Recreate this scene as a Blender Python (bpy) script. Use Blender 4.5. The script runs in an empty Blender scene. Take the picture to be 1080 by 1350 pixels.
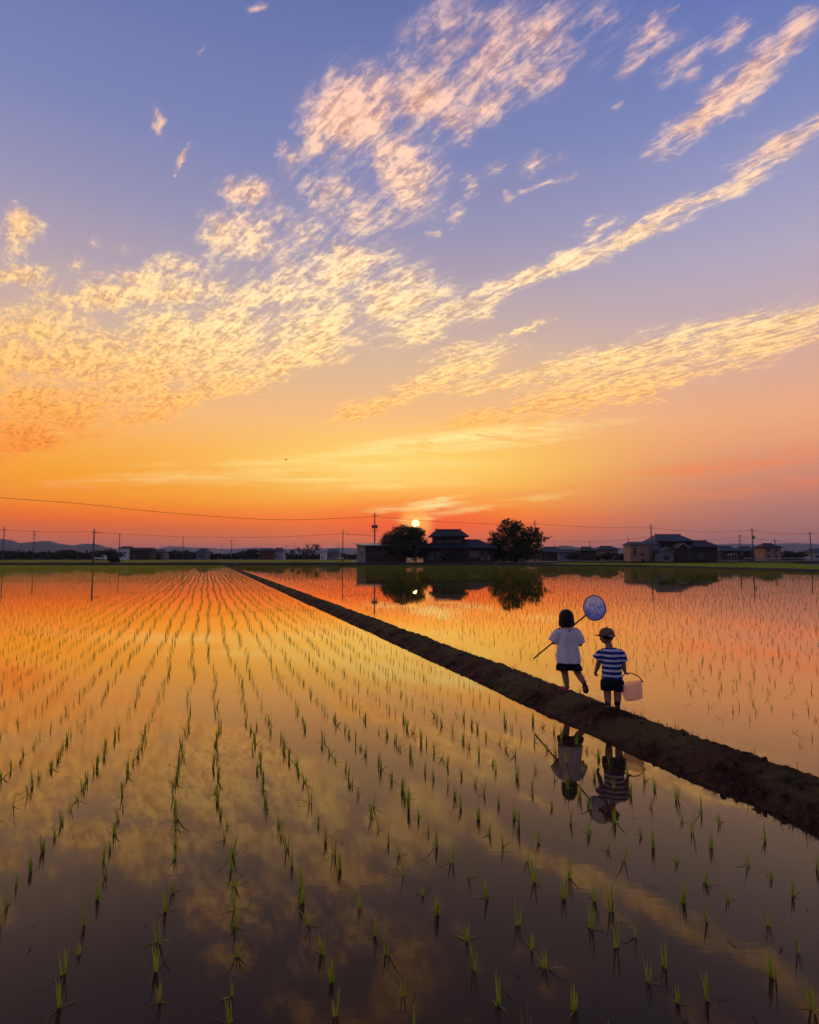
import bpy, bmesh, math, random
import numpy as np
from mathutils import Vector, Matrix, Euler, noise as mnoise

random.seed(7)
rng = np.random.default_rng(11)
scene = bpy.context.scene
COL = scene.collection
R = math.radians

# ------------------------------------------------------------------ camera
FPX, CX, CY, HORIZON = 820.0, 540.0, 675.0, 735.0     # photo is 1080 x 1350
EYE = 1.8                                             # metres above the paddy water
TILT = math.atan((HORIZON - CY) / FPX)
cam = bpy.data.cameras.new('camera')
cam.sensor_fit = 'VERTICAL'; cam.sensor_height = 36.0
cam.lens = 36.0 * FPX / 1350.0
cam.clip_start = 0.05; cam.clip_end = 30000
cam_ob = bpy.data.objects.new('camera', cam); COL.objects.link(cam_ob)
cam_ob.location = (0, 0, EYE); cam_ob.rotation_euler = (math.pi/2 + TILT, 0, 0)
scene.camera = cam_ob

def ray(x, y):
    a = (x - CX) / FPX; c = (CY - y) / FPX
    return Vector((a, math.cos(TILT) - c*math.sin(TILT), math.sin(TILT) + c*math.cos(TILT)))
def at(x, y, depth):                 # the point of a sight line at a given distance ahead
    d = ray(x, y); k = depth / d.y
    return Vector((d.x*k, depth, EYE + d.z*k))
def on_ground(x, y, z=0.0):
    d = ray(x, y); k = (z - EYE) / d.z
    return Vector((d.x*k, d.y*k, z))
def front(x, y):                     # direction -> (x/y, z/y)
    d = ray(x, y); return d.x/d.y, d.z/d.y

def lin(c):
    return tuple(((v/255)/12.92 if v <= 10 else (((v/255)+0.055)/1.055)**2.4) for v in c)

# ------------------------------------------------------------------ node helper
class NT:
    def __init__(s, tree): s.t = tree; s.n = tree.nodes; s.l = tree.links
    def new(s, kind, **kw):
        nd = s.n.new(kind)
        for k, v in kw.items(): setattr(nd, k, v)
        return nd
    def put(s, sock, v):
        if v is None: return
        if hasattr(v, 'node'): s.l.new(v, sock)
        else:
            try: sock.default_value = v
            except Exception: sock.default_value = (*v, 1.0)
    def m(s, op, a, b=None, c=None, clamp=False):
        nd = s.new('ShaderNodeMath', operation=op, use_clamp=clamp)
        for i, v in enumerate((a, b, c)): s.put(nd.inputs[i], v)
        return nd.outputs[0]
    def v(s, op, a, b=None, out=0):
        nd = s.new('ShaderNodeVectorMath', operation=op)
        s.put(nd.inputs[0], a); s.put(nd.inputs[1], b)
        return nd.outputs[out]
    def xyz(s, x, y, z=0.0):
        nd = s.new('ShaderNodeCombineXYZ')
        for i, q in enumerate((x, y, z)): s.put(nd.inputs[i], q)
        return nd.outputs[0]
    def sep(s, v):
        nd = s.new('ShaderNodeSeparateXYZ'); s.put(nd.inputs[0], v); return nd.outputs
    def rng(s, x, a, b, c=0.0, d=1.0, smooth=True):
        nd = s.new('ShaderNodeMapRange', interpolation_type='SMOOTHSTEP' if smooth else 'LINEAR')
        for i, q in enumerate((x, a, b, c, d)): s.put(nd.inputs[i], q)
        return nd.outputs[0]
    def mapping(s, v, loc=(0,0,0), rot=(0,0,0), sc=(1,1,1), kind='POINT'):
        nd = s.new('ShaderNodeMapping', vector_type=kind); s.put(nd.inputs[0], v)
        nd.inputs[1].default_value = loc; nd.inputs[2].default_value = rot; nd.inputs[3].default_value = sc
        return nd.outputs[0]
    def noise(s, v, scale, detail=4, rough=0.55, dist=0.0, dims='3D', out=0):
        nd = s.new('ShaderNodeTexNoise', noise_dimensions=dims); s.put(nd.inputs['Vector'], v)
        nd.inputs['Scale'].default_value = scale; nd.inputs['Detail'].default_value = detail
        nd.inputs['Roughness'].default_value = rough; nd.inputs['Distortion'].default_value = dist
        return nd.outputs[out]
    def mix(s, f, a, b, blend='MIX'):
        nd = s.new('ShaderNodeMix', data_type='RGBA', blend_type=blend)
        s.put(nd.inputs[0], f); s.put(nd.inputs[6], a); s.put(nd.inputs[7], b)
        return nd.outputs[2]
    def ramp(s, f, stops, interp='LINEAR'):
        nd = s.new('ShaderNodeValToRGB'); s.put(nd.inputs[0], f)
        cr = nd.color_ramp; cr.interpolation = interp
        while len(cr.elements) < len(stops): cr.elements.new(0.5)
        for e, (p, c) in zip(cr.elements, stops):
            e.position = p; e.color = (*c, 1) if len(c) == 3 else c
        return nd.outputs[0]

# ------------------------------------------------------------------ sky
SUN_PX = (548, 690)
sun_dir = ray(*SUN_PX).normalized()
SUN_EL = math.asin(sun_dir.z); SUN_AZ = math.atan2(sun_dir.x, sun_dir.y)

world = bpy.data.worlds.new('World'); scene.world = world; world.use_nodes = True
w = NT(world.node_tree)
for nd in list(w.n): w.n.remove(nd)
gen = w.new('ShaderNodeTexCoord').outputs['Generated']
D = w.v('NORMALIZE', gen)
dx, dy, dz = w.sep(D)
hor = w.m('SQRT', w.m('ADD', w.m('MULTIPLY', dx, dx), w.m('MULTIPLY', dy, dy)))
elev = w.m('DIVIDE', w.m('MAXIMUM', dz, 0.0), w.m('MAXIMUM', hor, 0.05))          # tan of elevation
az = w.m('ARCTAN2', dx, dy)
EM = 1.6
fac = w.m('DIVIDE', elev, EM, clamp=True)
def stops(rows): return [(e/EM, lin(c)) for e, c in rows]
S = stops([(0,(205,112,80)),(.018,(212,110,68)),(.043,(232,106,38)),(.06,(254,116,8)),(.09,(255,154,22)),(.12,(255,164,36)),
           (.165,(255,176,76)),(.215,(250,188,122)),(.315,(222,185,152)),(.38,(200,173,168)),(.44,(180,163,176)),(.54,(153,149,182)),
           (.68,(126,134,182)),(.87,(108,121,175)),(1.0,(96,111,169)),(1.6,(72,90,150))])
A = stops([(0,(160,104,102)),(.06,(180,119,107)),(.10,(205,132,112)),(.165,(236,160,118)),(.2,(241,172,128)),(.29,(216,173,156)),
           (.353,(196,171,177)),(.44,(178,168,192)),(.545,(155,155,194)),(.68,(124,136,188)),(.83,(105,121,182)),(1.0,(90,108,174)),(1.6,(72,90,150))])
B = stops([(0,(96,88,104)),(.12,(116,100,118)),(.3,(116,106,136)),(.6,(98,104,146)),(1.0,(80,94,152)),(1.6,(68,86,148))])
colS, colA, colB = w.ramp(fac, S), w.ramp(fac, A), w.ramp(fac, B)
azd = w.m('ABSOLUTE', w.m('ADD', az, 0.22))
sky = w.mix(w.rng(azd, 0.30, 0.78), colS, colA)
sky = w.mix(w.rng(azd, 1.1, 2.5), sky, colB)

# the air's own scattering under a low sun
nish = w.new('ShaderNodeTexSky', sky_type='NISHITA', sun_disc=False)
nish.sun_elevation = SUN_EL; nish.sun_rotation = SUN_AZ; nish.dust_density = 2.0
nishc = w.v('MULTIPLY', nish.outputs[0], (0.05, 0.05, 0.05))
sky = w.mix(0.06, sky, nishc)

# cloud layer: a flat deck overhead, seen in perspective
den = w.m('ADD', w.m('MAXIMUM', dz, 0.0), 0.055)
U = w.m('DIVIDE', dx, den); V = w.m('DIVIDE', dy, den)
deck = w.xyz(U, V, 0.0)
Pf = w.xyz(w.m('DIVIDE', dx, w.m('MAXIMUM', dy, 0.02)), w.m('DIVIDE', dz, w.m('MAXIMUM', dy, 0.02)), 0.0)
warp = w.v('SUBTRACT', w.noise(deck, 2.4, 5, 0.68, dims='2D', out=1), (0.5, 0.5, 0.5))
PW = w.v('ADD', Pf, w.v('MULTIPLY', warp, (0.13, 0.085, 0.0)))

def banks(rows, P, size=1.55, top=0.74):
    """soft lens-shaped cloud banks: centre, half sizes, lean, thickness"""
    acc = None
    for cx, cy, rx, ry, rot, st in rows:
        a, e = front(cx, cy)
        g = w.new('ShaderNodeTexGradient', gradient_type='SPHERICAL'); w.put(g.inputs[0], P)
        tm = g.texture_mapping; tm.vector_type = 'TEXTURE'
        tm.translation = (a, e, 0); tm.rotation = (0, 0, R(rot)); tm.scale = (size*rx/FPX, size*ry/FPX, 1)
        mk = g.outputs['Fac']
        acc = w.m('MULTIPLY', mk, st) if acc is None else w.m('MAXIMUM', acc, w.m('MULTIPLY', mk, st))
    return w.rng(acc, 0.0, top, smooth=False)
HIGH = [(610,60,60,70,25,.6),(740,60,50,50,35,.55),(870,60,50,26,48,.6),(640,222,20,16,20,.62),(665,255,14,12,20,.55),(725,205,20,9,30,.55),(745,228,14,8,30,.5),(600,285,14,18,0,.5),(570,310,16,14,0,.5),(965,30,40,16,42,.6),(905,100,24,12,40,.6),(950,60,30,12,40,.6),(760,70,40,26,30,.6),(805,140,22,9,35,.5),(620,400,100,26,24,.95),(560,440,50,20,24,.9),(985,232,60,18,24,.9),(960,245,70,16,24,.85),(880,280,80,16,26,.85),(590,60,50,60,-20,.6),(640,140,40,30,40,.5),(900,165,55,14,38,.8),(960,115,70,24,40,.85),(1030,65,60,22,42,.8),(655,40,70,50,35,.7),(690,100,30,40,-40,.6),(880,20,50,30,45,.6),(830,80,40,26,50,.6),(820,315,60,13,28,.8),(690,365,70,18,23,.9),(440,250,50,40,-30,.7),(470,285,60,30,-10,.78),(555,260,30,35,0,.6),(600,150,40,40,20,.6),(420,190,30,50,-10,.7),(660,130,40,30,30,.45),(1075,170,60,22,25,.8),(470,150,70,85,-15,.9),(525,215,58,75,5,1.0),(560,120,60,75,-25,.8),(505,110,60,45,20,.7),(640,75,85,48,38,.8),(705,45,75,60,32,.75),(725,100,26,45,-30,.66),
 (600,25,80,40,20,.6),(850,45,60,38,50,.72),(780,25,60,45,30,.62),(930,150,88,22,36,.9),(985,95,95,34,40,.8),(1050,40,55,24,42,.78),(900,80,60,18,40,.52),
 (1035,195,75,26,24,.92),(1000,215,60,22,20,.8),(930,258,95,14,24,.78),(830,303,85,15,28,.82),(745,345,120,18,23,.92),(640,388,105,22,22,1.0),(555,428,60,24,26,.9),(785,300,36,11,35,.72),
 (690,212,26,17,30,.6),(712,238,36,10,25,.6),(612,240,13,24,5,.52),(395,215,22,24,0,.72),(345,262,45,26,-15,.82),(205,165,10,32,10,.78),(246,215,7,24,-12,.72),(335,6,18,9,25,.85),(258,74,5,13,0,.6)]
MID = [(700,545,150,15,12,1.2),(620,568,80,11,9,1.2),(830,505,140,15,14,1.1),(560,512,80,15,16,1.1),(690,490,110,13,13,1.0),(480,540,60,10,15,1.0),(400,455,110,18,24,1.15),(300,505,120,18,20,1.15),(1000,455,110,26,13,.95),(920,470,120,22,14,.9),(800,475,80,18,16,.8),(540,400,60,22,25,.85),(180,370,80,24,5,.7),(260,395,110,30,5,.85),(180,500,150,34,12,1.0),(300,480,120,30,16,.95),(60,560,110,26,12,1.0),(0,470,90,50,5,.9),(900,455,110,24,15,.9),(780,500,120,16,14,.9),(930,490,110,12,14,.9),(400,300,70,35,-10,.75),(230,345,60,22,0,.62),(290,420,120,30,4,.8),(470,330,80,30,-15,.85),(540,365,50,30,-30,.7),(380,470,120,30,20,.95),(40,430,110,36,4,.85),(320,300,62,36,12,.86),(450,350,105,42,-8,.92),(505,385,62,36,-24,.86),(330,385,165,40,6,.95),(140,398,130,26,4,.86),(245,448,190,48,10,1.0),(410,432,112,28,24,1.05),
 (330,490,130,26,20,1.06),(110,470,170,46,8,1.0),(90,530,160,40,10,1.05),(25,580,90,30,14,1.0),(200,535,100,22,18,1.0),(-60,500,140,80,8,.95),(30,305,30,30,-30,.84),(35,362,65,18,-14,.8),(92,352,22,18,0,.66),(142,322,34,12,8,.6),
 (705,432,38,7,28,.82),(625,478,75,20,14,.84),(575,502,66,20,16,.98),(500,530,74,13,16,.98),(458,544,32,9,14,.85),(745,490,105,12,13,.88),
 (965,440,150,30,14,.95),(1055,418,90,24,12,.92),(850,470,105,20,15,.86),(860,508,150,15,14,1.0),(715,540,120,13,11,1.0),(645,560,80,10,9,1.0),(1180,400,120,30,12,.9)]
M1 = banks(HIGH, PW); M2 = banks(MID, PW)
# elsewhere in the sky the same deck goes on in drifting patches
patch = w.rng(w.noise(deck, 0.75, 3, 0.55, dims='2D'), 0.50, 0.66, 0.0, 0.9)
inview = w.m('MULTIPLY', w.rng(dy, 0.35, 0.60), w.m('MULTIPLY', w.rng(w.m('ABSOLUTE', w.sep(Pf)[0]), 0.95, 0.68), w.rng(w.sep(Pf)[1], 1.25, 0.90)))
M0 = w.m('MULTIPLY', patch, w.m('MULTIPLY', w.m('SUBTRACT', 1.0, inview), w.rng(elev, 0.05, 0.3)))
M = w.m('MAXIMUM', M0, w.m('MAXIMUM', M1, M2))
# billows: fine cells stretched along the wind
wind = w.mapping(deck, (0,0,0), (0,0,R(52)), (1,1,1))
wind = w.mapping(wind, sc=(1.0, 1.65, 1.0))
n0 = w.noise(wind, 2.6, 5, 0.60, 0.4, dims='2D')
n1 = w.noise(wind, 11.0, 5, 0.62, 0.45, dims='2D')
n2 = w.noise(wind, 31.0, 4, 0.64, 0.35, dims='2D')
fib = w.noise(w.mapping(wind, sc=(1.0, 3.4, 1.0)), 7.0, 6, 0.66, 0.35, dims='2D')       # combed fibres
nn = w.m('ADD', w.m('ADD', w.m('MULTIPLY', n0, 1.10), w.m('MULTIPLY', fib, 0.52)), w.m('ADD', w.m('MULTIPLY', n1, 0.56), w.m('MULTIPLY', n2, 0.46)))
cov = w.m('ADD', w.m('MULTIPLY', M, 0.76), nn)
veil = w.rng(w.m('ADD', w.m('MULTIPLY', n0, 0.5), w.m('MULTIPLY', fib, 0.5)), 0.38, 0.66, 0.0, 0.62)
alpha = w.m('MAXIMUM', w.m('MULTIPLY', w.rng(cov, 1.54, 2.24), w.rng(M, 0.03, 0.40)), w.m('MULTIPLY', w.rng(M, 0.15, 0.9), veil))
cfac = w.m('DIVIDE', elev, EM, clamp=True)
ccol = w.ramp(cfac, stops([(0,(235,105,60)),(.08,(250,130,55)),(.15,(250,150,62)),(.21,(255,186,96)),(.28,(255,208,136)),(.36,(255,224,164)),(.46,(255,224,176)),(.6,(250,208,172)),(.78,(238,194,172)),(1.0,(222,182,174)),(1.6,(170,150,170))]))
# away from the sun the same deck is dull rose
ccol = w.mix(w.rng(azd, 0.45, 1.6, 0, .75), ccol, lin((170,140,160)))
ccol = w.mix(w.rng(az, -0.18, -0.60, 0, .55), ccol, w.v('MULTIPLY', ccol, (0.90, 0.72, 0.52)))
thick = w.rng(w.m('ADD', w.m('MULTIPLY', n2, 0.3), w.m('ADD', w.m('MULTIPLY', n1, 0.35), w.m('MULTIPLY', fib, 0.35))), 0.38, 0.58)
cshade = w.v('MULTIPLY', ccol, (0.72, 0.58, 0.56))
ccol = w.v('MULTIPLY', ccol, (1.24, 1.20, 1.14))
ccol = w.mix(thick, cshade, ccol)
sky = w.mix(w.m('MULTIPLY', alpha, 0.93), sky, ccol)

# thin sheets of haze cloud low over the sun
Plow = w.v('ADD', Pf, w.v('MULTIPLY', warp, (0.06, 0.012, 0.0)))
LOW = [(640,585,110,8,6,.6),(420,632,170,5,1,.4),(360,610,150,5,1,.35),(270,627,170,9,3,.35),(470,615,150,8,2,.45),(520,640,120,5,2,.35),(600,578,140,9,7,.9),(500,596,120,6,3,.55),(700,572,120,6,8,.5),(555,668,55,4.5,5,1.0),(575,660,34,3,8,.8),(552,684,22,2.5,3,.7),(640,668,90,4,9,.45)]
ML = banks(LOW, Plow)
nl = w.noise(w.mapping(Pf, sc=(10, 75, 1)), 1.0, 5, 0.6, 0.6, dims='2D')
al = w.m('MULTIPLY', ML, w.rng(nl, 0.30, 0.62))
LOWR = [(930,618,230,12,8,.55),(760,640,150,7,7,.55),(1040,640,140,10,6,.4),(830,655,190,7,4,.35),(120,640,200,9,2,.3)]
MR = banks(LOWR, Plow)
ar = w.m('MULTIPLY', MR, w.rng(nl, 0.32, 0.66))
sky = w.mix(ar, sky, lin((246,132,78)))
# brightness around the sun
def glow(cx, cy, rx, ry):
    a, e = front(cx, cy)
    q = w.mapping(Pf, (a, e, 0), (0,0,0), (rx/FPX, ry/FPX, 1), 'TEXTURE')
    return w.m('POWER', 2.718, w.m('MULTIPLY', w.v('DOT_PRODUCT', q, q, out=1), -1.0))
fwd = w.rng(dy, 0.0, 0.2)
g1 = w.m('MULTIPLY', glow(525, 612, 230, 46), fwd)
sky = w.mix(w.m('MULTIPLY', g1, 0.72), sky, lin((255, 222, 116)))
g2 = w.m('MULTIPLY', glow(548, 690, 130, 30), fwd)
sky = w.mix(w.m('MULTIPLY', g2, 0.75), sky, lin((255, 84, 22)))
sky = w.mix(al, sky, (1.05, 0.80, 0.30, 1))
sdot = w.v('DOT_PRODUCT', D, tuple(sun_dir), out=1)
halo = w.rng(sdot, math.cos(R(2.2)), math.cos(R(0.35)))
sky = w.mix(w.m('MULTIPLY', w.m('MULTIPLY', halo, halo), 0.75), sky, (1.3, 0.55, 0.10, 1))
disc = w.rng(sdot, math.cos(R(0.42)), math.cos(R(0.20)))
sky = w.mix(disc, sky, (3.0, 2.2, 0.9, 1))
bg = w.new('ShaderNodeBackground'); w.put(bg.inputs[0], sky); bg.inputs[1].default_value = 1.07
wo = w.new('ShaderNodeOutputWorld'); w.l.new(bg.outputs[0], wo.inputs[0])
world.cycles.sampling_method = 'MANUAL'; world.cycles.sample_map_resolution = 1024

# ------------------------------------------------------------------ sun and exposure
sun = bpy.data.lights.new('sun', 'SUN'); sun.energy = 0.3; sun.angle = R(0.55); sun.color = (1.0, 0.42, 0.12)
sun_ob = bpy.data.objects.new('sun', sun); COL.objects.link(sun_ob)
sun_ob.rotation_euler = (-sun_dir).to_track_quat('-Z', 'Y').to_euler(); sun_ob.location = (0, 0, 60)
vs = scene.view_settings
vs.view_transform = 'Standard'; vs.look = 'None'; vs.exposure = 0.0; vs.gamma = 1.0; vs.use_curve_mapping = False
scene.cycles.use_denoising = True
scene.cycles.use_adaptive_sampling = True; scene.cycles.adaptive_threshold = 0.02; scene.cycles.adaptive_min_samples = 10
scene.cycles.max_bounces = 6; scene.cycles.transparent_max_bounces = 12
scene.cycles.sample_clamp_indirect = 4.0
# ------------------------------------------------------------------ materials
def material(name):
    mt = bpy.data.materials.new(name); mt.use_nodes = True
    n = NT(mt.node_tree)
    for nd in list(n.n): n.n.remove(nd)
    out = n.new('ShaderNodeOutputMaterial')
    return mt, n, out
def princ(n, color, rough=0.8, spec=0.3):
    b = n.new('ShaderNodeBsdfPrincipled'); n.put(b.inputs['Base Color'], color)
    n.put(b.inputs['Roughness'], rough); b.inputs['Specular IOR Level'].default_value = spec
    return b
def plain(name, c1, c2=None, scale=6.0, rough=0.8, spec=0.3, bump=0.0, bscale=30, stretch=(1,1,1)):
    """a base colour that drifts between two tones, with fine relief"""
    mt, n, out = material(name)
    co = n.mapping(n.new('ShaderNodeTexCoord').outputs['Object'], sc=stretch)
    c2 = c2 or tuple(v*0.7 for v in c1)
    b = princ(n, n.mix(n.rng(n.noise(co, scale, 5, 0.6), 0.35, 0.65), (*c1, 1), (*c2, 1)), rough, spec)
    if bump:
        bp = n.new('ShaderNodeBump'); bp.inputs['Strength'].default_value = bump; bp.inputs['Distance'].default_value = 0.01
        n.put(bp.inputs['Height'], n.noise(co, bscale, 6, 0.65)); n.l.new(bp.outputs[0], b.inputs['Normal'])
    n.l.new(b.outputs[0], out.inputs[0])
    return mt
def leafy(name, c1, c2, trans=0.45, scale=3.0, rough=0.6, tcol=None):
    mt, n, out = material(name)
    co = n.new('ShaderNodeTexCoord').outputs['Object']
    geo = n.new('ShaderNodeNewGeometry')
    f = n.m('ADD', n.m('MULTIPLY', n.noise(co, scale, 3), 0.6), n.m('MULTIPLY', geo.outputs['Random Per Island'], 0.4))
    col = n.mix(n.rng(f, 0.3, 0.7), (*c1, 1), (*c2, 1))
    b = princ(n, col, rough, 0.3)
    t = n.new('ShaderNodeBsdfTranslucent'); n.put(t.inputs[0], n.mix(0.0, col, col) if tcol is None else n.mix(0.65, col, (*tcol, 1)))
    mx = n.new('ShaderNodeMixShader'); mx.inputs[0].default_value = trans
    n.l.new(b.outputs[0], mx.inputs[1]); n.l.new(t.outputs[0], mx.inputs[2]); n.l.new(mx.outputs[0], out.inputs[0])
    return mt

def water_material(name):
    mt, n, out = material(name)
    co = n.new('ShaderNodeTexCoord').outputs['Object']
    mud = n.mix(n.rng(n.noise(co, 1.3, 6, 0.6), 0.3, 0.7), (0.058, 0.032, 0.018, 1), (0.036, 0.021, 0.013, 1))
    rip = n.m('ADD', n.noise(n.mapping(co, sc=(5, 22, 1)), 1.0, 4, 0.6), n.m('MULTIPLY', n.noise(n.mapping(co, sc=(0.8, 2.6, 1)), 1.0, 2), 0.5))
    patch = n.rng(n.noise(co, 0.35, 3), 0.38, 0.62, 0.25, 1.0)
    bp = n.new('ShaderNodeBump'); n.put(bp.inputs['Strength'], n.m('MULTIPLY', patch, 0.06)); bp.inputs['Distance'].default_value = 0.004
    n.put(bp.inputs['Height'], rip)
    dif = n.new('ShaderNodeBsdfDiffuse'); n.put(dif.inputs[0], mud)
    gl = n.new('ShaderNodeBsdfGlossy');  gl.inputs['Roughness'].default_value = 0.010
    n.l.new(bp.outputs[0], gl.inputs['Normal'])
    geo = n.new('ShaderNodeNewGeometry')
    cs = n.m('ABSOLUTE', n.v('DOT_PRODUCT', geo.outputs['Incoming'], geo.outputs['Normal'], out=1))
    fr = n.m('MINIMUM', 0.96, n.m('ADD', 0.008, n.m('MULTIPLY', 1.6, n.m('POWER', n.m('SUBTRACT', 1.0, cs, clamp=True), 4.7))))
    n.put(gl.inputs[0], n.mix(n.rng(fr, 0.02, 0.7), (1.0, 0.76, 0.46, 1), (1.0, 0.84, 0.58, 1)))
    mx = n.new('ShaderNodeMixShader'); n.put(mx.inputs[0], fr)
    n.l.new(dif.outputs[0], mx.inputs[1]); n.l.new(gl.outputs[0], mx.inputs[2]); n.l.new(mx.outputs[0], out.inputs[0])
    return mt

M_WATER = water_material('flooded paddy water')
M_RICE = leafy('rice blade', (0.18, 0.33, 0.018), (0.29, 0.42, 0.035), 0.5, 5.0, 0.5, (0.45, 0.52, 0.03))
M_RICE2 = leafy('thin rice blade', (0.12, 0.19, 0.02), (0.18, 0.22, 0.03), 0.45, 5.0, 0.55)
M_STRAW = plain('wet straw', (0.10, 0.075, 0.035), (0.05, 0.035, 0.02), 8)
M_GROUND = plain('field soil', (0.050, 0.055, 0.020), (0.040, 0.034, 0.018), 0.05)
M_BANK = plain('bank of dark earth', (0.045, 0.035, 0.022), (0.03, 0.032, 0.014), 0.6, bump=0.5, bscale=3)
M_GREEN = plain('far rice green', (0.10, 0.14, 0.012), (0.13, 0.15, 0.016), 0.08)
M_ROAD = plain('pale farm road', (0.20, 0.18, 0.16), (0.15, 0.135, 0.12), 0.5)
M_HILL = plain('forested hill', (0.030, 0.045, 0.035), (0.045, 0.06, 0.04), 0.01)
M_LEAF = leafy('tree leaf', (0.040, 0.060, 0.016), (0.065, 0.085, 0.022), 0.3, 0.5)
M_LEAF2 = leafy('dark hedge leaf', (0.035, 0.045, 0.016), (0.05, 0.065, 0.02), 0.2, 0.5)
M_BARK = plain('bark', (0.07, 0.05, 0.035), None, 4)
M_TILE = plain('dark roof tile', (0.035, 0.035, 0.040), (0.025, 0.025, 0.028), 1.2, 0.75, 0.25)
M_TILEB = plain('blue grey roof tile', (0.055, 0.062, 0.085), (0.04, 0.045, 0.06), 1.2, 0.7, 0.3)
M_ROOFM = plain('metal roof sheet', (0.20, 0.21, 0.23), (0.15, 0.155, 0.17), 0.7, 0.4, 0.5)
M_ROOFR = plain('rust red roof', (0.16, 0.05, 0.03), (0.11, 0.035, 0.025), 0.8, 0.6)
M_WHITEW = plain('white plaster', (0.50, 0.49, 0.48), (0.42, 0.41, 0.40), 0.6)
M_BRIGHT = plain('bright white wall', (.80,.79,.78), (.72,.71,.70), .6)
M_BEIGE = plain('beige wall', (0.42, 0.27, 0.17), (0.35, 0.22, 0.14), 0.6)
M_GREYW = plain('grey cladding', (0.24, 0.24, 0.26), (0.19, 0.19, 0.2), 0.6)
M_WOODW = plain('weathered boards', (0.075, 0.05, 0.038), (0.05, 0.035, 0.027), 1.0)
M_GLASS = plain('window glass', (0.05, 0.055, 0.06), None, 1, 0.08, 0.6)
M_FRAME = plain('window frame', (0.22, 0.21, 0.2), None, 2)
M_POLE = plain('concrete pole', (0.17, 0.16, 0.15), (0.12, 0.115, 0.11), 1.0)
M_METAL = plain('galvanised metal', (0.13, 0.13, 0.135), None, 2, 0.5, 0.5)
M_WIRE = plain('black cable', (0.02, 0.02, 0.02), None, 1)
M_CARW = plain('white vehicle paint', (0.72, 0.72, 0.72), (0.66, 0.66, 0.66), 1, 0.3, 0.5)
M_TYRE = plain('rubber', (0.02, 0.02, 0.02), None, 3)

def earth_material():
    mt, n, out = material('trodden earth and moss')
    co = n.new('ShaderNodeTexCoord').outputs['Object']
    geo = n.new('ShaderNodeNewGeometry')
    lump = n.m('ADD', n.m('MULTIPLY', n.noise(co, 2.2, 5, 0.65), 0.5), n.m('MULTIPLY', n.noise(co, 13, 5, 0.7), 0.5))
    base = n.mix(n.rng(lump, 0.40, 0.60), (0.11, 0.056, 0.028, 1), (0.016, 0.009, 0.006, 1))
    up = n.rng(n.sep(geo.outputs['Normal'])[2], 0.75, 0.97)
    moss = n.m('MULTIPLY', up, n.rng(n.noise(co, 1.7, 5, 0.6), 0.42, 0.62, 0, 0.75))
    col = n.mix(moss, base, (0.15, 0.125, 0.04, 1))
    b = princ(n, col, 0.95, 0.1)
    bp = n.new('ShaderNodeBump'); bp.inputs['Strength'].default_value = 1.0; bp.inputs['Distance'].default_value = 0.05
    n.put(bp.inputs['Height'], n.noise(co, 17, 7, 0.75)); n.l.new(bp.outputs[0], b.inputs['Normal'])
    n.l.new(b.outputs[0], out.inputs[0])
    return mt
M_EARTH = earth_material()

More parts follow.
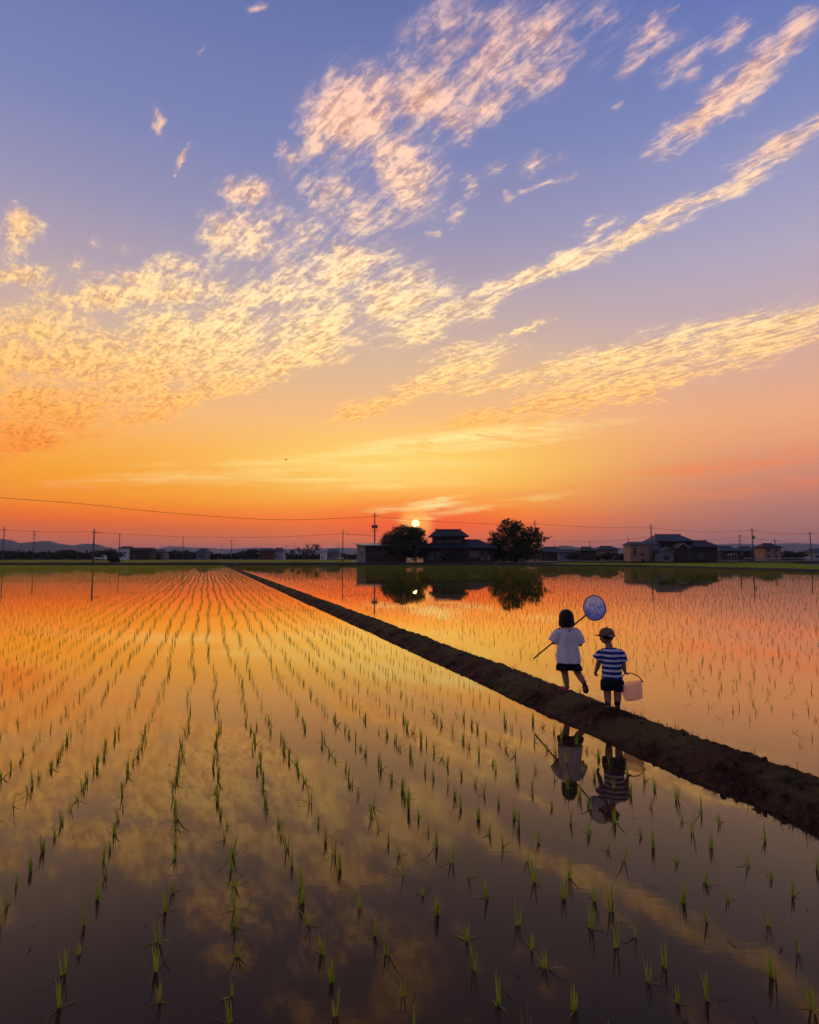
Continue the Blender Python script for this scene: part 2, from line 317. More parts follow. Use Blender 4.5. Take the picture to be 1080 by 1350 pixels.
# ------------------------------------------------------------------ mesh helpers
def link(ob, parent=None):
    COL.objects.link(ob)
    if parent is not None: ob.parent = parent
    return ob
def tag(ob, label=None, cat=None, group=None, kind=None):
    if label: ob['label'] = label
    if cat: ob['category'] = cat
    if group: ob['group'] = group
    if kind: ob['kind'] = kind
    return ob
def empty(name, loc, rz=0.0):
    e = bpy.data.objects.new(name, None); e.location = loc; e.rotation_euler = (0, 0, rz)
    e.empty_display_size = 0.2
    return link(e)
class MB:
    """collects shapes and links them as ONE mesh object"""
    def __init__(s): s.v = []; s.f = []
    def add(s, vs, fs):
        o = len(s.v); s.v += [tuple(p) for p in vs]; s.f += [tuple(i + o for i in f) for f in fs]; return s
    def box(s, c, size, rz=0.0, tilt=None):
        x, y, z = (q/2 for q in size); M = Matrix.Rotation(rz, 3, 'Z')
        if tilt is not None: M = M @ tilt
        pts = [Vector(c) + M @ Vector((sx*x, sy*y, sz*z)) for sz in (-1, 1) for sx, sy in ((-1,-1),(1,-1),(1,1),(-1,1))]
        return s.add(pts, [(3,2,1,0),(4,5,6,7),(0,1,5,4),(1,2,6,5),(2,3,7,6),(3,0,4,7)])
    def tube(s, path, radii, seg=8, cap=True):
        path = [Vector(p) for p in path]; n = len(path)
        if not hasattr(radii, '__len__'): radii = [radii]*n
        vs, fs = [], []; prev = None
        for i, p in enumerate(path):
            t = (path[min(i+1, n-1)] - path[max(i-1, 0)]).normalized()
            if prev is None: a = t.orthogonal().normalized()
            else:
                a = prev - t*prev.dot(t); a = a.normalized() if a.length > 1e-6 else t.orthogonal().normalized()
            prev = a; b = t.cross(a)
            for k in range(seg):
                th = 2*math.pi*k/seg
                vs.append(p + (a*math.cos(th) + b*math.sin(th))*radii[i])
        for i in range(n-1):
            for k in range(seg):
                q = (k+1) % seg
                fs.append((i*seg+k, i*seg+q, (i+1)*seg+q, (i+1)*seg+k))
        if cap: fs += [tuple(reversed(range(seg))), tuple(range((n-1)*seg, n*seg))]
        return s.add(vs, fs)
    def rings(s, rows, seg=20, cap=True):
        """loft of ellipses: (centre, rx, ry) or (centre, rx, ry, xaxis, yaxis)"""
        vs, fs = [], []
        for row in rows:
            c, rx, ry = row[:3]; ax = Vector(row[3]) if len(row) > 3 else Vector((1,0,0)); ay = Vector(row[4]) if len(row) > 4 else Vector((0,1,0))
            for k in range(seg):
                th = 2*math.pi*k/seg
                vs.append(Vector(c) + ax*rx*math.cos(th) + ay*ry*math.sin(th))
        for i in range(len(rows)-1):
            for k in range(seg):
                q = (k+1) % seg
                fs.append((i*seg+k, i*seg+q, (i+1)*seg+q, (i+1)*seg+k))
        if cap: fs += [tuple(reversed(range(seg))), tuple(range((len(rows)-1)*seg, len(rows)*seg))]
        return s.add(vs, fs)
    def ball(s, c, r, seg=14, M=None):
        if not hasattr(r, '__len__'): r = (r, r, r)
        vs, fs = [], []; nr = seg//2
        vs.append((0,0,-1))
        for i in range(1, nr):
            ph = -math.pi/2 + math.pi*i/nr
            for k in range(seg):
                th = 2*math.pi*k/seg
                vs.append((math.cos(ph)*math.cos(th), math.cos(ph)*math.sin(th), math.sin(ph)))
        vs.append((0,0,1)); top = len(vs)-1
        for k in range(seg):
            q = (k+1) % seg
            fs.append((0, 1+q, 1+k)); fs.append((top, 1+(nr-2)*seg+k, 1+(nr-2)*seg+q))
            for i in range(nr-2):
                fs.append((1+i*seg+k, 1+i*seg+q, 1+(i+1)*seg+q, 1+(i+1)*seg+k))
        out = []
        for p in vs:
            v = Vector((p[0]*r[0], p[1]*r[1], p[2]*r[2]))
            out.append(Vector(c) + (M @ v if M is not None else v))
        return s.add(out, fs)
    def limb(s, chain, seg=12):
        """tapered chain with rounded joints: (x, y, z, radius)"""
        s.tube([c[:3] for c in chain], [c[3] for c in chain], seg)
        for c in chain: s.ball(c[:3], c[3], seg)
        return s
    def mesh(s, name):
        me = bpy.data.meshes.new(name); me.from_pydata(s.v, [], s.f); me.update(); return me
    def build(s, name, mat, parent=None, smooth=False, bevel=0.0):
        me = s.mesh(name); me.materials.append(mat)
        if smooth: me.polygons.foreach_set('use_smooth', [True]*len(me.polygons))
        ob = link(bpy.data.objects.new(name, me), parent)
        return ob
    def fused(s, name, mat, parent=None, voxel=0.005, smooth=4):
        """all shapes grown together into one continuous surface"""
        me = s.mesh('tmp'); ob = bpy.data.objects.new('tmp', me); COL.objects.link(ob)
        md = ob.modifiers.new('r', 'REMESH'); md.mode = 'VOXEL'; md.voxel_size = voxel
        if smooth:
            sm = ob.modifiers.new('s', 'SMOOTH'); sm.factor = 0.5; sm.iterations = smooth
        dg = bpy.context.evaluated_depsgraph_get()
        new = bpy.data.meshes.new_from_object(ob.evaluated_get(dg)); new.name = name
        bpy.data.objects.remove(ob); bpy.data.meshes.remove(me)
        new.materials.clear(); new.materials.append(mat)
        new.polygons.foreach_set('use_smooth', [True]*len(new.polygons))
        return link(bpy.data.objects.new(name, new), parent)
def np_mesh(name, V, F, mat, parent=None):
    """fast mesh from arrays; F is (n,3) or (n,4)"""
    me = bpy.data.meshes.new(name); k = F.shape[1]
    me.vertices.add(len(V)); me.vertices.foreach_set('co', V.astype(np.float32).ravel())
    me.loops.add(F.size); me.loops.foreach_set('vertex_index', F.astype(np.int32).ravel())
    me.polygons.add(len(F)); me.polygons.foreach_set('loop_start', np.arange(0, F.size, k, dtype=np.int32))
    me.polygons.foreach_set('loop_total', np.full(len(F), k, dtype=np.int32))
    me.update(calc_edges=True); me.validate()
    me.materials.append(mat)
    return link(bpy.data.objects.new(name, me), parent)
def sheet(name, pts, mat, z=None):
    me = bpy.data.meshes.new(name)
    me.from_pydata([(p[0], p[1], p[2] if z is None else z) for p in pts], [], [tuple(range(len(pts)))]); me.update()
    if me.polygons[0].normal.z < 0: me.flip_normals()
    me.materials.append(mat)
    return link(bpy.data.objects.new(name, me))

# ------------------------------------------------------------------ the lie of the land
TX = (273 - CX) / FPX                # the rows and the earth path run along (TX, 1)
EDGE = 147.0                         # far edge of the flooded paddies
def row_x(x0, y): return x0 + TX*y
PATH_Z = 0.15
tag(sheet('ground', [(-7800,-40),(7800,-40),(7800,7800),(-7800,7800)], M_GROUND, -0.16), kind='structure')
def bl(x0, ys): return [(row_x(x0, y), y) for y in ys]
RE = [on_ground(x, y) for x, y in ((700,745.6),(860,747.6),(960,750.6),(1080,754.3),(1200,758.5))]
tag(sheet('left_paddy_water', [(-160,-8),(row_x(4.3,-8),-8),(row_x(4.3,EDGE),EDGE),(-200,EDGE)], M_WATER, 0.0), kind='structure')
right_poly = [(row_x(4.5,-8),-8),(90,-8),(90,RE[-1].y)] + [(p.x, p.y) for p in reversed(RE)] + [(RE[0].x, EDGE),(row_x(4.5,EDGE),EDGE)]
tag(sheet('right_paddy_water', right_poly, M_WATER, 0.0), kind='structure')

# raised land beyond the paddies, its front a dark bank
FR = [(-1500,EDGE),(-160,EDGE),(-80,EDGE),(row_x(4.4,EDGE),EDGE),(-5,EDGE+.3),(14,EDGE),(RE[0].x,EDGE),(RE[0].x+2,158),(48,192),(120,198),(1500,215)]
fr = []
for (a, b) in zip(FR[:-1], FR[1:]):
    k = max(2, int(math.dist(a, b)/3))
    for i in range(k): fr.append((a[0]+(b[0]-a[0])*i/k, a[1]+(b[1]-a[1])*i/k))
fr.append(FR[-1])
TERR = 0.58
vs, fs = [], []
for i, (x, y) in enumerate(fr):
    j = random.uniform(-.12, .12)
    vs += [(x, y+j*.5-.1, -.17), (x, y+.35+j, .30+random.uniform(-.05,.08)), (x, y+1.0+j, TERR+random.uniform(-.03,.10)), (x, y+3.0, TERR), (max(-7700, min(7700, x*(7700/y))), 7700, TERR)]
for i in range(len(fr)-1):
    for k in range(4): fs.append((i*5+k, (i+1)*5+k, (i+1)*5+k+1, i*5+k+1))
me = bpy.data.meshes.new('terrain'); me.from_pydata(vs, [], fs); me.update(); me.materials.append(M_BANK)
tag(link(bpy.data.objects.new('terrain', me)), kind='structure')

# green fields on the raised land and a pale road across them
def strip(name, x0, x1, y0, y1, z, mat): return tag(sheet(name, [(x0,y0),(x1,y0),(x1*y1/y0 if x1 > 0 else x1,y1),(x0*y1/y0,y1)], mat, z), kind='structure')
strip('far_rice_field', -330, -14, EDGE+4.5, 330, TERR+.012, M_GREEN)
tag(sheet('pale_field_road', [(-200,334),(0,334),(0,345),(-200,345)], M_ROAD, TERR+.02), kind='structure')
tag(sheet('green_rice_field', [(p.x+.6, p.y+.8) for p in RE] + [(118,196),(49,190),(RE[0].x+3.5,157)], M_GREEN, 0.06), kind='structure')
# low mud bund in front of that green field
m = MB(); prof = [(-.55,-.1),(-.3,.16),(0,.24),(.25,.2),(.45,-.05)]
pts = []
for a, b in zip(RE[:-1], RE[1:]):
    for i in range(16): pts.append(a.lerp(b, i/16))
pts.append(RE[-1])
vs, fs = [], []
for i, p in enumerate(pts):
    t = (pts[min(i+1,len(pts)-1)] - pts[max(i-1,0)]).normalized(); nrm = Vector((t.y, -t.x, 0))
    if nrm.y > 0: nrm = -nrm
    for o, z in prof: vs.append(p + nrm*(-o) + Vector((0,0,z*1.6+random.uniform(-.03,.03))))
for i in range(len(pts)-1):
    for k in range(4): fs.append((i*5+k, i*5+k+1, (i+1)*5+k+1, (i+1)*5+k))
m.add(vs, fs); tag(m.build('mud_bund_path', M_BANK), kind='structure')

# the earth path between the two paddies
PROF0 = [(3.93,-.06),(3.99,.005),(4.06,.035),(4.13,.075),(4.21,.115),(4.28,.14),(4.36,.15),(4.44,.152),(4.52,.152),(4.59,.146),(4.65,.125),(4.70,.09),(4.76,.04),(4.82,.0),(4.88,-.06)]
PROF = []
for (a, b) in zip(PROF0[:-1], PROF0[1:]): PROF += [a, ((a[0]+b[0])/2, (a[1]+b[1])/2)]
PROF.append(PROF0[-1])
ys = [-6.0]
while ys[-1] < EDGE + .8: ys.append(ys[-1] + max(.022, abs(ys[-1])*.0040))
vs = []; nP0 = len(PROF)//2
for y in ys:
    drift = .05*mnoise.noise((y*.21, 3.1, 0)) + .03*mnoise.noise((y*.9, 7.7, 0))
    for k, (x0, z) in enumerate(PROF):
        p = Vector((row_x(x0, y)*1.0, y, z))
        edge = 1.0 if 0 < k < len(PROF)-1 else .3
        big = mnoise.noise((x0*3, y*1.4, 1.0)); mid = mnoise.noise((x0*9, y*6, 4.0)); fine = mnoise.noise((x0*26, y*22, 9.0))
        top = 1.0 if 10 <= k <= 18 else 1.35
        dzv = (.020*big + .018*mid*top + .026*fine + .014*mnoise.noise((x0*60, y*55, 2.0)))*edge
        calm = 1 - .85*max(0, 1 - abs(y - 7.15)/1.1) * (1.0 if 4.25 < x0 < 4.68 else 0)
        side = .06*mnoise.noise((y*.55, 1.0 if k < nP0 else 5.0, 8.0)) * (1.0 if k < nP0//2 or k > nP0*1.4 else .4)
        vs.append((p.x + drift + side + .030*mid*edge + .022*fine, y, z + dzv*calm))
nP = len(PROF); fs = [(i*nP+k, i*nP+k+1, (i+1)*nP+k+1, (i+1)*nP+k) for i in range(len(ys)-1) for k in range(nP-1)]
path_ob = np_mesh('earth_path', np.array(vs), np.array(fs), M_EARTH)
path_ob.data.polygons.foreach_set('use_smooth', [True]*len(path_ob.data.polygons))
tag(path_ob, kind='structure')

# hills on the skyline
def hills(name, prof, dist, depth, seedv):
    random.seed(seedv); top = []
    for (a, b) in zip(prof[:-1], prof[1:]):
        k = max(1, int((b[0]-a[0])/4))
        for i in range(k):
            t = i/k; t2 = t*t*(3-2*t)
            top.append((a[0]+(b[0]-a[0])*t, a[1]+(b[1]-a[1])*t2 + random.uniform(-.25,.25)))
    vs, fs = [], []; n = 7
    for x, y in top:
        c = at(x, y, dist); h = c.z
        for k in range(n):
            s = k/(n-1)*2-1; prof_h = (1-abs(s))**.8
            vs.append((c.x*(1+s*depth/dist), dist + s*depth, .4 + (h-.4)*prof_h*(1 + (.12*mnoise.noise((c.x*.004, s*3, seedv)) if abs(s) > .01 else 0))))
    for i in range(len(top)-1):
        for k in range(n-1): fs.append((i*n+k, (i+1)*n+k, (i+1)*n+k+1, i*n+k+1))
    me = bpy.data.meshes.new(name); me.from_pydata(vs, [], fs); me.update(); me.materials.append(M_HILL)
    me.polygons.foreach_set('use_smooth', [True]*len(me.polygons))
    return tag(link(bpy.data.objects.new(name, me)), kind='structure')
hills('hills_left', [(-120,704),(-40,706),(0,710.5),(14,712),(26,716),(45,714),(65,713),(80,717),(97,719),(110,717),(125,717),(140,721),(165,726),(190,730),(225,734.4)], 2600, 500, 1)
hills('hills_far', [(150,727),(200,723.5),(225,720.5),(260,722),(300,723.5),(340,722),(400,724),(450,722),(480,723.5),(540,726),(620,725),(700,727)], 6500, 900, 2)
hills('hills_mound', [(690,733),(705,728),(722,722.5),(744,719),(760,721),(775,726),(790,730),(805,733)], 3200, 350, 3)
hills('hills_right', [(720,729),(760,722),(800,721),(830,722.5),(865,720),(905,722),(950,717.5),(975,716.5),(1000,718),(1040,716),(1085,717),(1150,714),(1230,719)], 5200, 800, 4)
random.seed(7)
# ------------------------------------------------------------------ trees
def leaves_mesh(name, blobs, count, size, mat, parent, seedv, flat=0.75):
    """leaf-sized faces in clumps spread through a crown of lobes: (centre, radii)"""
    g = np.random.default_rng(seedv)
    vol = np.array([b[1][0]*b[1][1]*b[1][2] for b in blobs])**.8; vol = vol/vol.sum()
    V = []
    for (c, r), p in zip(blobs, vol):
        k = max(8, int(count*p)); ncl = max(4, k//10)
        d = g.normal(size=(ncl,3)); d /= np.linalg.norm(d, axis=1)[:,None]
        rad = g.uniform(.25, 1.18, ncl)**.6
        cl = np.array(c) + d*rad[:,None]*np.array(r)
        idx = g.integers(0, ncl, k)
        P = cl[idx] + g.normal(scale=.125, size=(k,3))*np.mean(r)*np.array([1.2,1.2,.8])
        n = g.normal(size=(k,3)); n[:,2] *= flat; n /= np.linalg.norm(n, axis=1)[:,None]
        a = np.cross(n, g.normal(size=(k,3))); a /= np.linalg.norm(a, axis=1)[:,None]; b = np.cross(n, a)
        s = (size*g.uniform(.6,1.35,k))[:,None]
        V.append(np.stack([P - a*s, P - b*s*.45, P + a*s, P + b*s*.45], 1).reshape(-1,3))
    V = np.concatenate(V); F = np.arange(len(V)).reshape(-1,4)
    return np_mesh(name, V, F, mat, parent)
def tree(name, label, base, trunk_h, r0, blobs, leaves, size, seedv, mat=None, cat='tree', group=None):
    """blobs are lobes relative to the base"""
    root = empty(name, base); tag(root, label, cat, group); random.seed(seedv)
    t = MB(); path = [(0,0,-.3)]; top = Vector((random.uniform(-.2,.2), random.uniform(-.2,.2), trunk_h))
    for i in range(1,5): path.append(top*(i/4) + Vector((random.uniform(-.08,.08),random.uniform(-.08,.08),0)))
    t.tube(path, [r0*1.25, r0, r0*.85, r0*.72, r0*.6], 9); t.build('trunk', M_BARK, root, True)
    for c, r in blobs[:9]:
        c = Vector(c); mid = top.lerp(c, .5) + Vector((random.uniform(-.2,.2), random.uniform(-.2,.2), -.15*abs(c.x-top.x)))
        MB().tube([top*.92, mid, c, c + (c-top)*.25], [r0*.5, r0*.33, r0*.2, r0*.06], 6).build('limb', M_BARK, root, True)
    cr = leaves_mesh('crown', blobs, leaves, size, mat or M_LEAF, root, seedv); cr['kind'] = 'stuff'
    random.seed(7)
    return root
def lobes_px(rows, depth, base):
    """lobe rows in photo measure: x, y, half width, half height -> metres about the base"""
    k = depth/FPX; out = []
    for x, y, rx, ry in rows:
        p = at(x, y, depth) - base
        out.append(((p.x, random.uniform(-.3,.3)*rx*k, p.z), (rx*k, (rx*.9+ry*.3)*k, ry*k)))
    return out
b = Vector((at(532,735,156).x, 156, TERR))
tree('broadleaf_tree', 'dark domed tree standing right under the setting sun beside the grey shed', b, 2.6, .28,
     lobes_px([(532,704,18,10),(518,713,15,11),(547,709,13,12),(530,720,26,13),(513,724,13,10),(555,720,9,12),(536,698,10,5),(522,731,18,8),(545,731,12,8),(550,703,10,8)], 156, b), 15000, .24, 21)
b = Vector((at(680,735,158).x, 158, TERR))
tree('broadleaf_tree', 'tall spreading tree with a long right-hand bough, right of the dark farmhouse', b, 2.4, .32,
     lobes_px([(671,696,13,10),(660,708,14,11),(681,704,16,13),(696,708,14,9),(672,722,25,14),(693,723,19,14),(708,705,9,5),(714,711,8,3.5),(721,710,5,2.5),(703,698,8,4),(682,693,6,6),(652,714,9,6),(706,718,8,6),(668,688,7,4),(668,733,20,8),(692,733,18,7),(656,726,10,9)], 158, b), 18000, .24, 22)
b = Vector((at(648,737,155.5).x, 155.5, TERR))
tree('garden_shrub', 'dark clipped shrub between the farmhouse and the tall spreading tree', b, .7, .08,
     lobes_px([(648,730,11,9),(640,727,6,7),(657,729,8,10)], 155.5, b), 2200, .2, 23, M_LEAF2, 'shrub')
b = Vector((at(562,737,154).x, 154, TERR))
tree('garden_shrub', 'dark shrub at the left end of the dark farmhouse', b, .7, .08,
     lobes_px([(560,727,7,9),(566,724,5,8)], 154, b), 1300, .2, 24, M_LEAF2, 'shrub')
b = Vector((at(590,738,152.5).x, 152.5, TERR))
tree('garden_shrub', 'low round shrub in front of the dark farmhouse wall', b, .5, .07,
     lobes_px([(588,734,9,5),(598,733,8,6),(606,735,6,4)], 152.5, b), 1300, .18, 25, M_LEAF2, 'shrub')
for k, (x, d, lab, rows) in enumerate([
    (406, 330, 'broad dark grove tree with a humped top left of the thin street lamp', [(395,729,14,6),(412,724,12,6),(384,731,9,5),(420,723,5,3.5),(404,727,14,6)]),
    (86, 300, 'small round dark tree in the hedge line between two left poles', [(92,729,8,4),(84,730,6,4)]),
    (140, 290, 'dark bushy tree behind the small white truck', [(132,729,9,4),(146,728,8,4),(156,731,8,4)]),
    (240, 360, 'low dark tree behind the thin pole at left centre', [(232,729,8,3.5),(247,729,7,4),(226,730,5,3)]),
    (330, 350, 'low dark tree left of the rust red roof', [(322,730,9,3),(334,728,9,3.5)]),
    (759, 230, 'dark shrub in front of the long low roofs left of the beige house', [(754,733,6,4),(762,732,6,5)]),
    (805, 235, 'bushy garden tree in front of the beige house', [(802,733,7,6),(796,734,5,5),(811,734,5,5)]),
    (825, 215, 'round shrub at the left end of the beige storehouse', [(824,734,6,4.5),(818,735,5,3.5)]),
    (975, 235, 'dark hedge tree below the two right poles', [(966,733,8,5),(980,733,9,5),(990,732,6,5)]),
    (1046, 250, 'dark shrub behind the white guard rail at far right', [(1038,731,9,4),(1055,731,9,4)]),
    (148, 149.5, 'small leafy bush on the bank in front of the white truck', [(146,737.5,3,3),(151,738,4,3),(155,739,3,2)])]):
    b = Vector((at(x, 735, d).x, d, TERR))
    tree('bank_bush' if d < 150 else 'far_tree', lab, b, 1.0 if d > 150 else .3, .15 if d > 150 else .03, lobes_px(rows, d, b), 900, .3*d/200, 40+k, M_LEAF2, 'bush' if d < 150 else 'tree')
# hedge belts that read as one dark mass
def belt(name, label, rows, depth, n, seedv):
    g = random.Random(seedv); bl_ = []
    for (xa, ya), (xb, yb) in zip(rows[:-1], rows[1:]):
        k = max(1, int((xb-xa)/5))
        for i in range(k):
            x = xa + (xb-xa)*i/k; y = ya + (yb-ya)*i/k + g.uniform(-.7,.9)
            dd = depth + g.uniform(-4,4); top = at(x, y, dd)
            h = max(.8, top.z-TERR)
            bl_.append(((top.x, dd, TERR+h*.5), (depth/FPX*4.5, 2.0, h*.58)))
    o = leaves_mesh(name, bl_, n*2, depth/FPX*1.5, M_LEAF2, None, seedv)
    return tag(o, label, 'hedge', kind='stuff')
belt('hedge_belt', 'long dark hedge belt along the left skyline', [(-90,728),(0,727),(60,728),(120,728.5),(180,730),(215,730)], 340, 9000, 61)
belt('hedge_belt', 'dark hedge belt across the centre left skyline', [(215,729),(260,729),(300,731),(360,731),(420,732),(475,731)], 380, 7000, 62)
belt('hedge_belt', 'dark hedge belt between the right hand houses', [(718,733),(770,732),(830,733)], 260, 3000, 63)
belt('hedge_belt', 'dark hedge belt at the far right edge', [(945,732),(1000,733),(1060,731),(1140,730)], 270, 4500, 64)

# ------------------------------------------------------------------ buildings
def roof_mesh(w_, d_, h, over, hip, thick=.16):
    """ridge along x; hip = how far the ridge ends sit in from the eaves"""
    X, Y = w_/2+over, d_/2+over; rx = X - hip
    m = MB(); q = thick
    top = [(-X,-Y,0),(X,-Y,0),(X,Y,0),(-X,Y,0),(-rx,0,h),(rx,0,h)]
    v = [Vector(p) + Vector((0,0,q)) for p in top] + [Vector(p) for p in top[:4]]
    m.add(v, [(0,1,5,4),(2,3,4,5),(1,2,5),(3,0,4),(6,7,1,0),(7,8,2,1),(8,9,3,2),(9,6,0,3),(9,8,7,6)])
    return m, rx, h+q
def place(root, ob, loc): ob.location = loc; return ob
def building(name, label, x0, x1, base_y, eave_y, ridge_y, depth_at, deep, wall, roof, hip=0.0, over=.5, rz=0.0, base=TERR, windows=(), cat='house', group=None, door=None, root=None, rise=0.0, rcap=True):
    """front wall fills photo columns x0..x1 at a distance; windows in metres from the left end: (x, z, w, h)"""
    if name == 'far_house' and cat != 'house': name = cat
    k = depth_at/FPX; W = (x1-x0)*k
    zc = lambda y: at((x0+x1)/2, y, depth_at).z
    H = zc(eave_y)-base-rise; RH = max(.25, zc(ridge_y)-zc(eave_y)); cx = at((x0+x1)/2, 735, depth_at).x
    if root is None:
        root = empty(name, (cx, depth_at+deep/2, base), rz); tag(root, label, cat, group); off = Vector((0,0,rise))
    else:
        off = Vector((cx, depth_at+deep/2, base)) - root.location + Vector((0,0,rise))
    wl = MB().box((0,0,H/2), (W,deep,H)).build('wall', wall, root); wl.location = off
    rm, rx, rh = roof_mesh(W, deep, RH, over, hip)
    rf = rm.build('roof', roof, root); rf.location = off + Vector((0,0,H-.02))
    if rcap and rx > .3:
        rc = MB().box((0,0,rh+.06), (2*rx+.1,.26,.2)).build('ridge_cap', roof, rf)
        if hip > 0:
            for s in (-1,1): MB().box((s*(rx+.05),0,rh+.16), (.22,.34,.34)).build('ridge_end_tile', roof, rf)
    for (wx, wz, ww, wh) in windows:
        c = off + Vector((-W/2+wx, -deep/2-.03, wz-rise))
        fr_ = MB()
        for s in (-1,1): fr_.box((s*ww/2,0,0),(.08,.08,wh+.08)).box((0,0,s*wh/2),(ww-.09,.08,.08))
        f = fr_.build('window', M_FRAME, root); f.location = c
        MB().box((0,.012,0),(ww-.085,.02,wh-.085)).build('pane', M_GLASS, f)
        if ww > 1.4: MB().box((0,-.004,0),(.06,.05,wh-.09)).build('mullion', M_FRAME, f)
    if door:
        dx_, dw, dh = door; c = off + Vector((-W/2+dx_, -deep/2-.03, dh/2-rise))
        dr = MB().box((0,0,0),(dw,.07,dh)).build('door', M_WOODW, root); dr.location = c
        hd = MB().box((dw*.32,-.06,0),(.06,.05,.2)).build('handle', M_METAL, dr)
    return root

# grey shed left of the domed tree: pale gable end turned to the left, long dark front
shed = empty('farm_shed', (at(500,735,154).x, 157, TERR)); tag(shed, 'low grey shed with a pale end wall, left of the domed tree', 'shed')
L = at(482,735,153).x - shed.location.x; Rr = at(536,735,153).x - shed.location.x
wl = MB(); H0, H1 = 4.0, 4.9
def quadwall(m, a, b, h0, h1):
    a = Vector(a); b = Vector(b); n = Vector((b.y-a.y, -(b.x-a.x), 0)).normalized()*.12
    m.add([a, b, b+Vector((0,0,h1)), a+Vector((0,0,h0)), a-n, b-n, b-n+Vector((0,0,h1)), a-n+Vector((0,0,h0))], [(0,1,2,3),(7,6,5,4),(3,2,6,7),(1,0,4,5),(0,3,7,4),(2,1,5,6)])
A0 = Vector((at(470.5,735,157.5).x-shed.location.x, .5, 0)); B0 = Vector((L, -4, 0)); C0 = Vector((Rr, -4, 0)); D0 = Vector((Rr-.4, 3.5, 0)); 
m1 = MB(); quadwall(m1, A0, B0, H0+.7, H0+.1); endw = m1.build('end_wall', M_GREYW, shed); endw['label'] = 'pale grey end wall'
m1 = MB(); quadwall(m1, B0+Vector((.02,0,0)), C0, H0, H0); m1.build('front_wall', M_WOODW, shed)
m1 = MB(); quadwall(m1, D0, A0+Vector((0,.05,0)), H0+.7, H0+.7); m1.build('back_wall', M_WOODW, shed)
rp = [A0+Vector((-.7,.6,H0+.55)), B0+Vector((-.7,-.7,H0+.02)), C0+Vector((.6,-.7,H0+.02)), D0+Vector((.6,.6,H0+1.0))]
MB().add(rp + [p+Vector((0,0,.22)) for p in rp], [(3,2,1,0),(4,5,6,7),(0,1,5,4),(1,2,6,5),(2,3,7,6),(3,0,4,7)]).build('roof', M_ROOFM, shed)
ew = (B0-A0).normalized(); c = A0.lerp(B0, .62)
f = MB().box((0,0,0),(.9,.12,1.1), math.atan2(ew.y, ew.x)).build('window', M_FRAME, shed); f.location = c + Vector((-.05,-.03,2.1))
MB().box((0,0,0),(.76,.15,.96), math.atan2(ew.y, ew.x)).build('pane', M_GLASS, f)
for x in (2.2, 5.0):
    f = MB().box((0,0,0),(2.2,.1,.5)).build('window', M_FRAME, shed); f.location = (B0.x+x, -4.06, 2.3)
    MB().box((0,-.02,0),(2.06,.1,.4)).build('pane', M_GLASS, f)

# dark farmhouse: broad lower storey, smaller upper storey under a hipped roof
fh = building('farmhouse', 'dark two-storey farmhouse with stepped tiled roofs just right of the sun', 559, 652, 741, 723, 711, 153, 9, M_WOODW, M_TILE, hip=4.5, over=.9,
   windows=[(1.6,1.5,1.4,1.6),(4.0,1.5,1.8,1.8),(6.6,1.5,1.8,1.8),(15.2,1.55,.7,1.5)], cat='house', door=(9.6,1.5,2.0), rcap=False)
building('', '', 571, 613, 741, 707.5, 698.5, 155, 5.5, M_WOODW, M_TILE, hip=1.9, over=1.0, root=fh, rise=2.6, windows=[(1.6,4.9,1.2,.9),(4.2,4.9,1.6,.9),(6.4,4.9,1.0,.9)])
f = MB().box((0,0,0),(2.5,.08,1.5)).build('lattice_window', M_GREYW, fh); f.location = Vector((at(625.5,735,153).x, 152.93, TERR+2.0)) - fh.location
for i in range(6): MB().box((-1.1+i*.44,-.06,0),(.06,.05,1.4)).build('lattice_bar', M_WOODW, f)
for i in range(3): MB().box((0,-.10,-.45+i*.45),(2.4,.03,.05)).build('lattice_rail', M_WOODW, f)
for x in (635.5, 645):
    f = MB().box((0,0,0),(.55,.08,1.15)).build('window', M_FRAME, fh); f.location = Vector((at(x,735,153).x, 152.95, TERR+1.1)) - fh.location

# house group on the right
building('storehouse', 'beige boxy storehouse with a blue-grey shed roof at the left of the right-hand farm', 831.5, 857, 738.5, 718.5, 714.5, 190, 6, M_BEIGE, M_TILEB, hip=.6, over=.35, windows=[(3.6,2.2,1.1,.6),(1.4,3.0,.9,2.4)], cat='storehouse', door=(3.9,.9,.7), rcap=False)
building('storehouse', 'narrow grey annex between the beige storehouse and the big tiled house', 857.5, 870, 738.5, 718, 714, 191, 5, M_GREYW, M_TILEB, hip=.4, over=.25, windows=[(1.1,1.6,.8,1.3)], cat='storehouse', door=(2.2,.8,1.9), rcap=False)
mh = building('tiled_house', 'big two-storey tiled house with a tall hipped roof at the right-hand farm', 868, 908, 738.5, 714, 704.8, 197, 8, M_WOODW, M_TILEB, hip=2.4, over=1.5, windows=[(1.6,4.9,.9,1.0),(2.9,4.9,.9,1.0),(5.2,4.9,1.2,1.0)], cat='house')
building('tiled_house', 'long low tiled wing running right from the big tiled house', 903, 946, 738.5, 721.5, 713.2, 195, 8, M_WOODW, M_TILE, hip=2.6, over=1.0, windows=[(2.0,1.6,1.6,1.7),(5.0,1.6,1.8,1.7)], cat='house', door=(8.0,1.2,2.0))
g = building('gabled_porch', 'small gabled porch with pale edging in front of the big tiled house', 893, 908, 738.5, 722, 722, 188, 4, M_WOODW, M_TILE, over=.2, cat='porch', door=(1.8,1.4,2.0), rcap=False)
